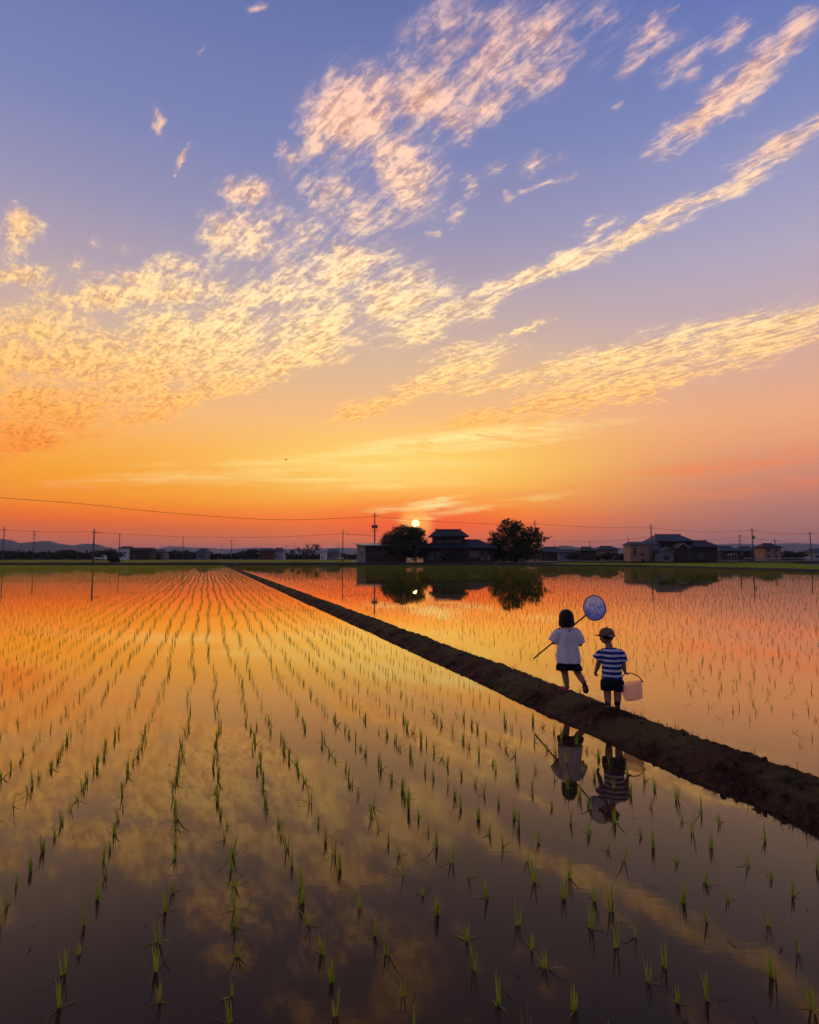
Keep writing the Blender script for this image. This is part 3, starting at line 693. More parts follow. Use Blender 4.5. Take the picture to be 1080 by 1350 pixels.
def gable_front(root, w_, y, z, h, mat_wall, mat_roof, mat_edge, deep):
    m = MB().add([(-w_/2,y,z),(w_/2,y,z),(0,y,z+h),(-w_/2,y+.15,z),(w_/2,y+.15,z),(0,y+.15,z+h)], [(0,1,2),(5,4,3),(0,3,4,1),(1,4,5,2),(2,5,3,0)])
    m.build('gable', mat_wall, root)
    for s in (-1,1):
        a = Vector((s*(w_/2+.35), y-.35, z-.15)); b = Vector((0, y-.35, z+h+.14)); dn = Vector((0,0,.16)); bk = Vector((0,deep,0))
        MB().add([a,b,b+bk,a+bk,a+dn,b+dn,b+bk+dn,a+bk+dn], [(0,1,2,3),(7,6,5,4),(0,4,5,1),(1,5,6,2),(2,6,7,3),(3,7,4,0)]).build('roof_slope', mat_roof, root)
        e = Vector((0,-.05,-.04))
        MB().add([a+e,b+e,b+e+dn*1.4,a+e+dn*1.4,a-Vector((0,.004,0)),b-Vector((0,.004,0)),b+dn*1.4-Vector((0,.004,0)),a+dn*1.4-Vector((0,.004,0))], [(0,1,2,3),(7,6,5,4),(0,4,5,1),(1,5,6,2),(2,6,7,3),(3,7,4,0)]).build('barge_board', mat_edge, root)
gable_front(g, 3.9, -2.1, 3.95, 1.35, M_WOODW, M_TILE, M_WHITEW, 4.2)
g = building('gabled_shed', 'small grey gabled shed in front of the big tiled house', 871, 888, 738.5, 727, 727, 186, 5, M_GREYW, M_TILEB, over=.1, cat='shed', windows=[(1.9,1.1,1.8,1.2)], rcap=False)
gable_front(g, 3.9, -2.6, 2.75, 1.25, M_GREYW, M_TILEB, M_GREYW, 5.2)
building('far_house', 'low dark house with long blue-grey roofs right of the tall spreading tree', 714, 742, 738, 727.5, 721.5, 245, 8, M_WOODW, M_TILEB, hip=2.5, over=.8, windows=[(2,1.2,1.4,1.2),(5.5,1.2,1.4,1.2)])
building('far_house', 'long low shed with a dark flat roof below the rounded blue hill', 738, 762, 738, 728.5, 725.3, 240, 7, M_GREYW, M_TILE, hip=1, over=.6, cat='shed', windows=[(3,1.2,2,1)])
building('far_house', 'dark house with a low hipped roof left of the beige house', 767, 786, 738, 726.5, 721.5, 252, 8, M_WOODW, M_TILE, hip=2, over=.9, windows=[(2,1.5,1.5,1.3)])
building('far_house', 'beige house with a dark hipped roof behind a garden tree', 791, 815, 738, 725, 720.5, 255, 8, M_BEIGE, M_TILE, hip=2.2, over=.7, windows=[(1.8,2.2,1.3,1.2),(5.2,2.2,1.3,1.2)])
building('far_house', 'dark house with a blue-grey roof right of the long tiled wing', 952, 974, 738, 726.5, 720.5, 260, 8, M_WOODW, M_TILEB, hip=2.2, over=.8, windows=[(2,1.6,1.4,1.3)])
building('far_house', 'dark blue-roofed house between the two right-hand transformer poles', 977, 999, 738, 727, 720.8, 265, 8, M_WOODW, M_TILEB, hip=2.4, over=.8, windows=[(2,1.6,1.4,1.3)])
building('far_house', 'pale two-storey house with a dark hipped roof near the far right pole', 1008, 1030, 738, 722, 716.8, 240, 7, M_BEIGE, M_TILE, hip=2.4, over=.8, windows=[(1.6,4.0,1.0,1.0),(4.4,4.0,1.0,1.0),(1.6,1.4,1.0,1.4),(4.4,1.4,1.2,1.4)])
building('far_house', 'white house at the far right edge of the skyline', 1072, 1096, 738, 728, 724, 260, 7, M_WHITEW, M_TILEB, hip=1.5, over=.6, windows=[(2,1.5,1.4,1.2)])
building('far_house', 'white two-storey house with a dark roof among the left trees', 156, 169, 738, 722.8, 720.8, 320, 7, M_BRIGHT, M_TILE, hip=.8, over=.6, windows=[(1.6,3.6,1.0,1.0),(3.4,3.6,1.0,1.0)])
building('far_house', 'long dark barn beside the white house among the left trees', 170, 198, 738, 724.8, 722.6, 322, 8, M_WOODW, M_TILE, hip=.5, over=.5, cat='barn', windows=[(3,2.4,2,1)])
building('far_house', 'small dark house with a blue-grey roof right of the long dark barn', 204, 216, 738, 728, 724.6, 360, 8, M_GREYW, M_TILEB, hip=2, over=.6, windows=[(2,2.5,1,1)])
building('far_house', 'blue-grey house with a stepped roof right of the thin left centre pole', 259, 272, 738, 728, 723.8, 370, 8, M_GREYW, M_TILEB, hip=1.5, over=.6, windows=[(2,2.5,1,1)])
building('far_house', 'low white warehouse left of the thin street lamp pole with crossarm', 274, 287, 738, 727.2, 725.8, 400, 9, M_BRIGHT, M_ROOFM, hip=.3, over=.3, cat='warehouse', windows=[(2,3,2,1)])
building('far_house', 'small blue-roofed house on the skyline right of the crossarm pole', 323, 336, 738, 727, 724.2, 420, 8, M_GREYW, M_TILEB, hip=1.5, over=.5, windows=[(2,3,1,1)])
building('far_house', 'low house with a rust red wall and dark roof left of the grove', 341, 359, 738, 726.8, 724, 345, 8, M_ROOFR, M_TILE, hip=1.2, over=.7, windows=[(2,2,1.4,1)])
building('far_house', 'small house with a blue-grey roof touching the rust red house', 360, 373, 738, 726.5, 722.8, 350, 8, M_WHITEW, M_TILEB, hip=1.6, over=.5, windows=[(2,2.2,1.2,1)])
building('far_house', 'small white hut right of the broad grove', 422, 429.5, 738, 729.5, 727.5, 300, 4, M_BRIGHT, M_ROOFM, hip=.3, over=.2, cat='hut', windows=[(1.2,1.2,.7,.7)])
building('far_house', 'teal roofed house between the broad grove and the street lamp', 430, 447, 738, 728.5, 724.8, 330, 8, M_GREYW, plain('teal roof', (.06,.13,.13), None, 1), hip=1.5, over=.5, windows=[(2,2,1.2,1)])
# white guard rail and gate at the right
gr = empty('guard_rail', (at(1030,735,215).x, 215, TERR)); tag(gr, 'low white guard rail running along the road at far right', 'guard rail')
x0 = at(981,735,215).x - gr.location.x; x1 = at(1090,735,215).x - gr.location.x
MB().box(((x0+x1)/2,0,.95),(x1-x0,.08,.32)).build('rail', M_WHITEW, gr)
for i in range(9): MB().box((x0+(x1-x0)*i/8,.09,.45),(.1,.09,1.1)).build('post', M_GREYW, gr)
gt = empty('carport', (at(966,735,222).x, 222, TERR)); tag(gt, 'small white flat-topped carport right of the long tiled wing', 'carport')
MB().box((0,0,2.35),(2.4,2.6,.22)).build('roof', M_WHITEW, gt)
for sx in (-1,1):
    for sy in (-1,1): MB().box((sx*1.05,sy*1.1,1.12),(.1,.1,2.25)).build('post', M_WHITEW, gt)

# small white truck and far vehicles
def truck(label, px, depth, rz=0.0, s=1.0, name='light_truck'):
    t = empty(name, (at(px,735,depth).x, depth, TERR+.02), rz); tag(t, label, 'truck'); t.scale = (s,)*3
    MB().box((-.55,0,.62),(2.1,1.35,.12)).build('cargo_bed', M_CARW, t)
    for y in (-.66,.66): MB().box((-.55,y,.86),(2.1,.05,.36)).build('bed_side', M_CARW, t)
    for x in (-1.62,.52): MB().box((x,0,.86),(.05,1.26,.36)).build('bed_end', M_CARW, t)
    c = MB().add([(.6,-.68,.4),(1.65,-.68,.4),(1.65,-.68,.95),(1.3,-.64,1.72),(.6,-.64,1.72),(.6,.68,.4),(1.65,.68,.4),(1.65,.68,.95),(1.3,.64,1.72),(.6,.64,1.72)],
        [(0,1,2,3,4),(9,8,7,6,5),(0,5,6,1),(1,6,7,2),(2,7,8,3),(3,8,9,4),(4,9,5,0)]).build('cab', M_CARW, t)
    MB().box((.95,-.69,1.3),(.55,.04,.5)).build('side_window', M_GLASS, c); MB().box((.95,.69,1.3),(.55,.04,.5)).build('side_window', M_GLASS, c)
    MB().add([(1.63,-.55,1.03),(1.63,.55,1.03),(1.35,.52,1.66),(1.35,-.52,1.66),(1.66,-.55,1.03),(1.66,.55,1.03),(1.38,.52,1.66),(1.38,-.52,1.66)],[(4,5,6,7),(3,2,1,0),(0,1,5,4),(1,2,6,5),(2,3,7,6),(3,0,4,7)]).build('windscreen', M_GLASS, c)
    for x in (-1.1,1.15):
        for y in (-.62,.62):
            wh = MB().tube([(x,y-.09,.28),(x,y+.09,.28)],[.28,.28],14).build('wheel', M_TYRE, t)
            MB().tube([(x,y-.10,.28),(x,y+.10,.28)],[.15,.15],10).build('rim', M_METAL, wh)
truck('small white flatbed truck parked on the road by the left pole', 133, 236, 0, 1.22)
truck('small white truck right of the teal roofed house', 448, 300, 0, 1.1)

# ------------------------------------------------------------------ poles and wires
def pole(px, top, depth, label, arms=(), lamp=None, transformers=0, r=.16, base=TERR, lean=0.0, name='utility_pole', group=None):
    c = at(px, 735, depth); H = at(px, top, depth).z - base
    p = empty(name, (c.x, depth, base)); tag(p, label, 'pole', group)
    MB().tube([(0,0,-.4),(lean*.5,0,H*.5),(lean,0,H)], [r*1.15, r*.95, r*.72], 9).build('shaft', M_POLE, p, True)
    for d, wd, rot in arms:
        a = MB().box((lean*(1-d/H),-.18,H-d),(wd,.12,.13),R(rot)).build('crossarm', M_METAL, p)
        for s in (-.46,0,.46):
            MB().tube([(lean+s*wd*math.cos(R(rot)),-.18+s*wd*math.sin(R(rot)),H-d+.05),(lean+s*wd*math.cos(R(rot)),-.18+s*wd*math.sin(R(rot)),H-d+.3)],[.06,.04],6).build('insulator', M_WHITEW, a)
    for i in range(transformers):
        s = 1 if i == 0 else -1
        MB().tube([(lean+s*.5,-.05,H*.72-.5),(lean+s*.5,-.05,H*.72+.35),(lean+s*.5,-.05,H*.72+.45)],[.32,.32,.18],12).build('transformer', M_METAL, p, True)
        MB().box((lean+s*.22,-.05,H*.72),(.36,.1,.1)).build('bracket', M_METAL, p)
    if lamp:
        s, drop, ln = lamp
        a = MB().tube([(lean,0,H-drop),(lean+s*ln*.5,-.05,H-drop+.12),(lean+s*ln,-.1,H-drop+.05)],[.05,.045,.04],6).build('lamp_arm', M_METAL, p)
        MB().rings([((lean+s*(ln+.05),-.1,H-drop-.05),.1,.08),((lean+s*(ln+.35),-.1,H-drop-.08),.3,.16),((lean+s*(ln+.35),-.1,H-drop+.05),.26,.14)],10).build('lamp_head', M_METAL, a)
    return p
pole(4, 694, 200, 'tall pole at the far left edge of the photo', [(1.1,1.5,0)])
pole(44, 700, 222, 'pole with two short crossarms left of the white truck', [(.3,1.4,10),(1.3,1.6,10)])
pole(123, 697, 150, 'thick dark pole on the bank standing by the white truck', [(1.0,.9,30)], lamp=(1,1.0,1.3), r=.2, base=.3)
pole(157, 703, 240, 'plain thin pole rising above the white house', [(.6,1.0,10)])
pole(241, 707.5, 268, 'plain thin pole above the low dark trees at left centre')
pole(305, 712, 300, 'short pole with crossarm and lamp at the far end of the earth path', [(.2,2.2,0)], lamp=(1,2.0,1.0))
pole(452, 698, 149.5, 'slim street lamp pole standing left of the grey shed', lamp=(1,1.15,.9), r=.12, base=.3)
pole(494, 676, 168, 'tall pole with twin transformers rising behind the grey shed', [(.9,1.5,5),(4.9,2.2,5)], transformers=2, r=.2)
pole(706, 686, 205, 'pole top rising behind the tall spreading tree', [(1.2,1.6,0)], transformers=1, r=.2)
pole(778, 712, 300, 'thin pole above the dark hipped house', [(.5,1.2,0)])
pole(829, 708.5, 290, 'thin pole just left of the beige storehouse', [(.6,1.4,0)])
pole(859.5, 691, 186, 'tall pole standing in front of the beige storehouse and its grey annex', [(1.2,2.0,8)], r=.2)
pole(976.5, 705, 240, 'pole with double crossarms left of the transformer pole at right', [(.4,1.6,10),(2.4,2.0,10)], r=.18)
pole(993, 696, 205, 'pole with transformers and a broad crossarm at right', [(.9,3.4,8)], transformers=1, r=.2)
pole(1022.5, 710, 225, 'short pole before the pale two-storey house at right', [(.9,1.6,0)], r=.2)
pole(1070.5, 701, 205, 'leaning pole near the right edge of the photo', [(.6,2.6,5)], r=.18, lean=-.35)
for x, t, d, lab in [(112,717,420,'faint short pole right of the left hills'),(28,715,430,'faint short pole in front of the left hills'),(377,718,430,'short faint pole left of the broad grove'),(388,714.5,430,'taller faint pole at the left end of the broad grove'),
                     (407,716,440,'faint pole rising from the broad grove'),(446,714,420,'faint pole behind the street lamp pole'),(292,720,450,'faint far pole left of the crossarm pole'),(731,714,330,'faint pole beside the rounded blue hill')]:
    pole(x, t, d, lab, [(.4,1.3,0)], r=.13, name='utility_pole')
def wire(label, pts, r=.028, sag=0.0):
    """cable through points (x, y, distance) of the photo"""
    P = [at(*p) for p in pts]; path = []
    for i in range(len(P)-1):
        for k in range(10): 
            t = k/10; q = P[i].lerp(P[i+1], t); q.z -= sag*4*t*(1-t)*(P[i+1]-P[i]).length/40; path.append(q)
    path.append(P[-1])
    m = MB(); m.tube(path, r, 5); tag(m.build('power_cable', M_WIRE), label, 'cable', 'power cables between the poles')
def spline(pts, k=6):
    out = []
    for i in range(len(pts)-1):
        p0, p1, p2, p3 = (np.array(pts[max(0,min(len(pts)-1,j))], float) for j in (i-1,i,i+1,i+2))
        for t in np.arange(k)/k: out.append(tuple(.5*((2*p1)+(-p0+p2)*t+(2*p0-5*p1+4*p2-p3)*t*t+(-p0+3*p1-3*p2+p3)*t**3)))
    out.append(pts[-1]); return out
wire('high sagging cable running from the upper left edge to the twin transformer pole', spline([(-60,649,112),(0,656,118),(100,663.5,127),(200,674,136),(300,682,145),(370,685.3,152),(430,684,160),(494,681,168)]), .04)
wire('cable from the far left pole to the thick dark pole', spline([(-60,698,190),(4,699,200),(60,701,185),(123,701,150)]), .034)
wire('cable from the thick dark pole across to the slim street lamp pole', spline([(123,701,150),(157,703.8,175),(241,707.6,190),(340,708.4,185),(400,706.5,165),(452,703.5,149.5)]), .034)
wire('cable from the slim street lamp pole to behind the domed tree', spline([(452,703.5,149.5),(500,707,160),(560,710,172)]), .03)
wire('thin cable from the lamp pole tip towards the twin transformer pole', spline([(452,698.5,149.5),(462,703,155),(494,707,168)]), .02)
wire('cable from the twin transformer pole to the pole behind the spreading tree', spline([(494,681,168),(560,686.5,178),(640,690.5,192),(706,691,205)]), .036)
wire('cable from the pole behind the spreading tree to the tall storehouse pole', spline([(706,690.5,205),(780,695,198),(859.5,696,186)]), .034)
wire('lower cable running past the farmhouse roof to the spreading tree', spline([(610,711.2,176),(650,711.5,185),(690,713,200)]), .03)
wire('low cable from the rounded hill past the thin poles to the tall storehouse pole', spline([(720,712.5,300),(778,714,300),(829,711,290),(859.5,707,240)]), .04)
wire('cable from the tall storehouse pole to the transformer pole at right', spline([(859.5,696,186),(930,701.5,195),(993,699.5,205)]), .034)
wire('cable from the transformer pole to the leaning right pole', spline([(993,699.5,205),(1030,703.5,205),(1070.5,703,205)]), .034)
wire('cable from the leaning right pole out of the right edge', spline([(1070.5,703,205),(1110,705,200),(1160,705,195)]), .034)
wire('lower right cable from the big tiled house roof to the double crossarm pole', spline([(912,712,240),(945,711,240),(976.5,706.5,240)]), .034)
wire('lower cable from the double crossarm pole past the short pole', spline([(976.5,708,240),(1022.5,713.5,225),(1070.5,716,205)]), .034)

# a bird crossing the evening sky
bp_ = at(377,606,120); bird = empty('bird', bp_, .6); tag(bird, 'tiny dark bird flying high in the orange sky', 'bird')
MB().rings([((-.22,0,0),.005,.005,(0,1,0),(0,0,1)),((-.1,0,0),.05,.05,(0,1,0),(0,0,1)),((.08,0,.01),.06,.055,(0,1,0),(0,0,1)),((.2,0,.03),.035,.035,(0,1,0),(0,0,1)),((.27,0,.02),.004,.004,(0,1,0),(0,0,1))],10).build('body', M_WIRE, bird, True)
for s in (-1,1): MB().add([(.1,s*.04,.02),(-.06,s*.04,.02),(-.02,s*.3,.12),(.08,s*.3,.13),(-.1,s*.6,.06),(.1,s*.04,.035),(-.06,s*.04,.035),(-.02,s*.3,.135),(.08,s*.3,.145)],[(0,1,2,3),(5,8,7,6),(3,2,4),(8,4,7),(0,3,8,5),(1,6,7,2)]).build('wing', M_WIRE, bird)
# ------------------------------------------------------------------ rice
def in_right(x, y):
    """inside the right paddy?"""
    ins = False; n = len(right_poly); j = n-1
    for i in range(n):
        xi, yi = right_poly[i]; xj, yj = right_poly[j]
        if (yi > y) != (yj > y): ins ^= x < (xj-xi)*(y-yi)/(yj-yi) + xi
        j = i
    return ins
def row_wobble(x0, y, blk):
    return .045*np.sin(y*.31+blk*1.7) + .03*np.sin(y*.83+blk*4.1) + .02*np.sin(y*2.1+blk*2.3)
def rice_spots(rows, step, keep, seedv):
    g = np.random.default_rng(seedv); out = []
    for x0, blk in rows:
        y0 = max(2.05, (abs(x0)*.9-.4)/1.05 if x0 > 0 else 0)
        st = np.where(True, step, step)
        y = np.arange(2.0, EDGE-1.2, step) + g.uniform(0, step)
        y = y + g.normal(scale=step*.13, size=len(y))
        x = x0 + TX*y + row_wobble(x0, y, blk) + g.normal(scale=.022, size=len(y))
        vis = np.abs(x) < (y*.70 + 1.6)
        vis &= g.uniform(size=len(y)) < keep
        out.append(np.stack([x[vis], y[vis], np.full(vis.sum(), x0)], 1))
    return np.concatenate(out)
# measured rows in front of the camera, then evenly on to both sides
base_rows = [-1.63,-1.34,-.92,-.595,-.193,.117,.486,.787]
rows_l = list(base_rows)
x = -1.63
k = 0
while x > -60:
    x -= (.40,.30)[k % 2]; k += 1; rows_l.append(x)
x = .787; k = 0
while x < 3.45:
    x += (.39,.31)[k % 2]; k += 1
    if x < 3.62: rows_l.append(x)
rows_l = [(x, round(x/1.4)) for x in rows_l]
SP = rice_spots(rows_l, .20, .95, 3)
rows_r = []; x = 5.75; k = 0
while x < 125:
    rows_r.append((x, 50+round(x/1.4))); x += (.33,.36)[k % 2]; k += 1
SPR = rice_spots(rows_r, .27, .9, 4)
SPR = SPR[[in_right(a, b - .6) for a, b in SPR[:, :2]]]
SPR = SPR[(SPR[:,2] > 6.6) | (rng.uniform(size=len(SPR)) < .6)]

def blades(P, nb, seg, hmin, hmax, wid, lean, seedv, flop=0.0, floatp=0.0):
    """curved tapering blades for many seedlings at once; returns verts, tri/quad faces"""
    g = np.random.default_rng(seedv); n = len(P)*nb
    base = np.repeat(P, nb, 0); size = np.repeat(g.uniform(.8,1.15,len(P)), nb)
    az_ = g.uniform(0, 2*np.pi, n); hh = g.uniform(hmin, hmax, n)*size; ln = np.abs(g.normal(scale=lean, size=n)); 
    plean = np.repeat(g.normal(scale=.10, size=(len(P),2)), nb, 0)
    fl = g.uniform(size=n) < flop; ln[fl] += g.uniform(.5, 1.2, fl.sum())
    flo = g.uniform(size=n) < floatp
    dirv = np.stack([np.cos(az_), np.sin(az_)], 1)
    face = az_ + g.uniform(-1.2,1.2,n); sd = np.stack([-np.sin(face), np.cos(face)], 1)
    wv = wid*g.uniform(.7,1.25,n)*size
    b0 = base[:, :2] + dirv*g.uniform(.0,.010,n)[:,None]
    V = np.zeros((n, 2*seg+1, 3))
    for i in range(seg+1):
        t = i/seg
        out_ = hh*(np.sin(ln)*t + .35*ln*t*t)
        z = -.012 + (hh+.012)*t*np.clip(np.cos(ln*(.4+.9*t)), -.1, 1)
        out_ = np.where(flo, hh*(.12+.85*t), out_); z = np.where(flo, .003+.003*np.sin(np.pi*t)-.001*t, z)
        xy = b0 + dirv*out_[:,None] + plean*(hh*t*np.where(flo,0,1))[:,None]
        wd = wv*(1-t**1.6)*.5 if i < seg else wv*0
        z = np.maximum(z, -.012 if i == 0 else .002)
        if i < seg:
            V[:, 2*i, :2] = xy - sd*wd[:,None]; V[:, 2*i+1, :2] = xy + sd*wd[:,None]; V[:, 2*i, 2] = z; V[:, 2*i+1, 2] = z
        else: V[:, 2*seg, :2] = xy; V[:, 2*seg, 2] = z
    k = 2*seg+1; F = []
    for i in range(seg-1): F += [(2*i,2*i+1,2*i+3), (2*i,2*i+3,2*i+2)]
    F.append((2*seg-2, 2*seg-1, 2*seg))
    F = np.array(F); F = (F[None] + (np.arange(n)*k)[:,None,None]).reshape(-1,3)
    return V.reshape(-1,3), F
def join(parts):
    V, F, o = [], [], 0
    for v, f in parts: V.append(v); F.append(f+o); o += len(v)
    return np.concatenate(V), np.concatenate(F)

# the 300 nearest seedlings stand as single plants
def seen(p):
    d = Vector((p[0], p[1], -EYE)); c = d.y*math.cos(TILT) + d.z*math.sin(TILT)
    if c < .3: return False
    up = -d.y*math.sin(TILT) + d.z*math.cos(TILT)
    return abs(d.x/c)*FPX < 540 and -CY-4 < up/c*FPX - 0 and (CY - up/c*FPX) < 1352
order = np.argsort(np.hypot(SP[:,0], SP[:,1]))
near = [i for i in order if seen(SP[i])][:300]
nset = set(near)
variants = []
g = np.random.default_rng(77)
for k in range(16):
    o = np.zeros((1,3)); nb = [3,4,4,5,6,3,4,5][k % 8]
    parts = [blades(o, nb+2, 5, .065, .125, .0088, .11, 100+k, flop=.08)]
    if k % 3 != 0: parts.append(blades(o, 1 + (k % 2), 4, .045, .085, .0072, .1, 200+k, floatp=1.0))
    V, F = join(parts)
    ob = np_mesh('rice_seedling', V, F, M_RICE); me = ob.data; bpy.data.objects.remove(ob); variants.append(me)
for n_, i in enumerate(near):
    ob = bpy.data.objects.new('rice_seedling', variants[int(g.integers(0,16))]); COL.objects.link(ob)
    ob.location = (SP[i][0], SP[i][1], 0); ob.rotation_euler = (0, 0, float(g.uniform(0, 6.28))); s = float(g.uniform(.82, 1.22)); ob.scale = (s, s, s*float(g.uniform(.9,1.15)))
    tag(ob, 'young green rice seedling standing in the nearest water of the left paddy', 'rice seedling', 'nearest rice seedlings')
rest = np.array([p for i, p in enumerate(SP) if i not in nset]); P3 = np.c_[rest[:, :2], np.zeros(len(rest))]; dist = rest[:,1]
a1 = P3[dist < 16]; a2 = P3[(dist >= 16) & (dist < 45)]; a3 = P3[dist >= 45]
V, F = join([blades(a1, 3, 4, .07, .13, .0060, .11, 1, flop=.08), blades(a1, 1, 3, .04, .09, .006, .1, 2, floatp=.7),
             blades(a2, 3, 2, .075, .135, .0060, .13, 3, flop=.08), blades(a3, 3, 1, .08, .14, .012, .15, 4)])
tag(np_mesh('rice_seedlings', V, F, M_RICE), 'rows of rice seedlings receding across the left flooded paddy', 'rice', kind='stuff')
P3 = np.c_[SPR[:, :2], np.zeros(len(SPR))]; dist = SPR[:,1]
a1 = P3[dist < 22]; a2 = P3[(dist >= 22) & (dist < 50)]; a3 = P3[dist >= 50]
V, F = join([blades(a1, 3, 5, .06, .13, .0060, .18, 5, flop=.3), blades(a1, 1, 4, .07, .14, .005, .1, 6, floatp=.8),
             blades(a2, 3, 3, .07, .13, .008, .22, 7, flop=.25), blades(a3, 3, 1, .08, .14, .016, .2, 8)])
tag(np_mesh('thin_rice_seedlings', V, F, M_RICE2), 'thin scattered rice seedlings in the right flooded paddy', 'rice', kind='stuff')
# upright young rice on the far green fields
q = []
for i in range(26000):
    y = random.uniform(EDGE+5, 290) if i % 2 else random.uniform(100, 190); x = random.uniform(-.75, -.09)*y if i % 2 else 0
    if i % 2: q.append((x, y, TERR))
    else:
        a = random.random()*(len(RE)-1); e = RE[int(a)].lerp(RE[min(int(a)+1, len(RE)-1)], a % 1); far = Vector((49,190,0)).lerp(Vector((118,196,0)), a/(len(RE)-1)); p = e.lerp(far, random.uniform(.03,.97)); q.append((p.x, p.y, .06))
q = np.array(q); V, F = blades(q, 2, 1, .15, .3, .12, .3, 9); V[:,2] += np.repeat(np.repeat(q[:,2], 2), 3)
tag(np_mesh('far_rice_blades', V, F, M_RICE), 'young rice blades greening the far fields', 'rice', kind='stuff')

# straw and leaf scraps adrift, and grass tufts on the earth path
sc = []
for i in range(120):
    y = 2.2 + 14*random.random()**1.5; x = random.uniform(-.7,.7)*y
    if abs(x - row_x(4.4, y)) < .75: x -= 1.6
    sc.append((x, y, 0))
for i in range(160):
    y = random.uniform(4, 16); sc.append((row_x(random.uniform(5.2, 9.5), y), y, 0))
V, F = blades(np.array(sc), 1, 3, .03, .11, .006, .1, 12, floatp=1.0); V[:,2] += .002
tag(np_mesh('straw_scraps', V, F, M_STRAW), 'dry straw and leaf scraps floating on the water', 'straw', kind='stuff')
gp = []
for i in range(2600):
    y = 3.5 + 26*random.random()**1.7; x0 = random.choice((random.gauss(4.60,.05), random.gauss(4.30,.12), random.gauss(4.08,.05)))
    z = float(np.interp(x0, [a for a, b in PROF], [b for a, b in PROF])); gp.append((row_x(x0, y), y, z))
gp = np.array(gp); V, F = blades(gp, 2, 2, .018, .075, .0045, .6, 13, flop=.3); V[:,2] += np.repeat(np.repeat(gp[:,2], 2), 5) - .004
wp = []
for i in range(46):
    y = 4.0 + 14*random.random()**1.4; x0 = random.choice((random.gauss(4.64,.04), random.gauss(4.05,.05), random.gauss(4.62,.05)))
    z = float(np.interp(x0, [a for a, b in PROF], [b for a, b in PROF])); wp.append((row_x(x0, y), y, z))
wp = np.array(wp); V2, F2 = blades(wp, 3, 4, .05, .15, .0045, .35, 14, flop=.2); V2[:,2] += np.repeat(np.repeat(wp[:,2], 3), 9) - .006
V, F = join([(V, F), (V2, F2)])
tag(np_mesh('path_grass', V, F, leafy('path grass', (.10,.11,.03), (.16,.12,.05), .4)), 'short grass growing on the earth path', 'grass', kind='stuff')
# clods of mud and pebbles on the path flanks
m = MB(); g = random.Random(5)
for i in range(300):
    y = 3.2 + 16*g.random()**1.6; x0 = g.uniform(4.0,4.5); z = float(np.interp(x0, [a for a, b in PROF], [b for a, b in PROF])); r = g.uniform(.008,.026)
    M3 = Euler((g.uniform(0,3),g.uniform(0,3),g.uniform(0,3))).to_matrix()
    m.ball((row_x(x0,y)+g.uniform(-.02,.02), y, z-r*.25), (r*1.3, r*g.uniform(.8,1.3), r*g.uniform(.4,.7)), 6, M3)
tag(m.build('mud_clods', M_EARTH, smooth=True), 'small clods of mud along the earth path', 'mud', kind='stuff')
# ------------------------------------------------------------------ the two children
def cloth(name, c1, c2, scale=9, bump=.8):
    mt, n, out = material(name); co = n.new('ShaderNodeTexCoord').outputs['Object']
    b = princ(n, n.mix(n.rng(n.noise(co, scale, 4), .35, .65), (*c1,1), (*c2,1)), .9, .15)
    bp = n.new('ShaderNodeBump'); bp.inputs['Strength'].default_value = bump; bp.inputs['Distance'].default_value = .02
    n.put(bp.inputs['Height'], n.noise(n.mapping(co, sc=(1.6,1.6,.55)), 13, 3, .55, 1.4)); n.l.new(bp.outputs[0], b.inputs['Normal'])
    n.l.new(b.outputs[0], out.inputs[0]); return mt
M_SKIN = plain('child skin', (.34,.17,.11), (.28,.14,.09), 20, .6)
M_HAIRM = plain('black hair', (.010,.008,.008), (.018,.014,.012), 40, .55, .25, .5, 90, (6,6,.6))
M_WHITE = cloth('white cotton', (.76,.75,.76), (.66,.65,.67), 6)
M_NAVY = cloth('dark navy cloth', (.016,.018,.032), (.010,.011,.02))
M_PINK = plain('pink sandal', (.55,.10,.16), (.45,.07,.12), 12, .6)
M_SOLE = plain('dark rubber sole', (.03,.03,.035), (.02,.02,.022), 14, .7)
M_CAP = cloth('tan cap cloth', (.20,.13,.06), (.15,.095,.045))
M_BRIM = cloth('dark cap peak', (.035,.025,.018), (.025,.018,.014))
M_SHOE = cloth('blue grey trainer', (.11,.12,.16), (.07,.075,.11))
M_TRIM = plain('pale trim', (.6,.6,.6), None, 8)
def stripes():
    mt, n, out = material('blue and white striped cotton'); co = n.new('ShaderNodeTexCoord').outputs['Object']
    z = n.sep(co)[2]; wz = n.m('ADD', z, n.m('MULTIPLY', n.m('SUBTRACT', n.noise(co, 9, 2), .5), .012))
    s = n.m('PINGPONG', n.m('ADD', n.m('DIVIDE', wz, .0535), .62), .5)
    f = n.rng(s, .27, .31)
    b = princ(n, n.mix(f, (.012,.035,.21,1), (.62,.64,.70,1)), .9, .15)
    bp = n.new('ShaderNodeBump'); bp.inputs['Strength'].default_value = .7; bp.inputs['Distance'].default_value = .018
    n.put(bp.inputs['Height'], n.noise(n.mapping(co, sc=(1.6,1.6,.7)), 15, 3, .55, 1.2)); n.l.new(bp.outputs[0], b.inputs['Normal'])
    n.l.new(b.outputs[0], out.inputs[0]); return mt
M_STRIPE = stripes()

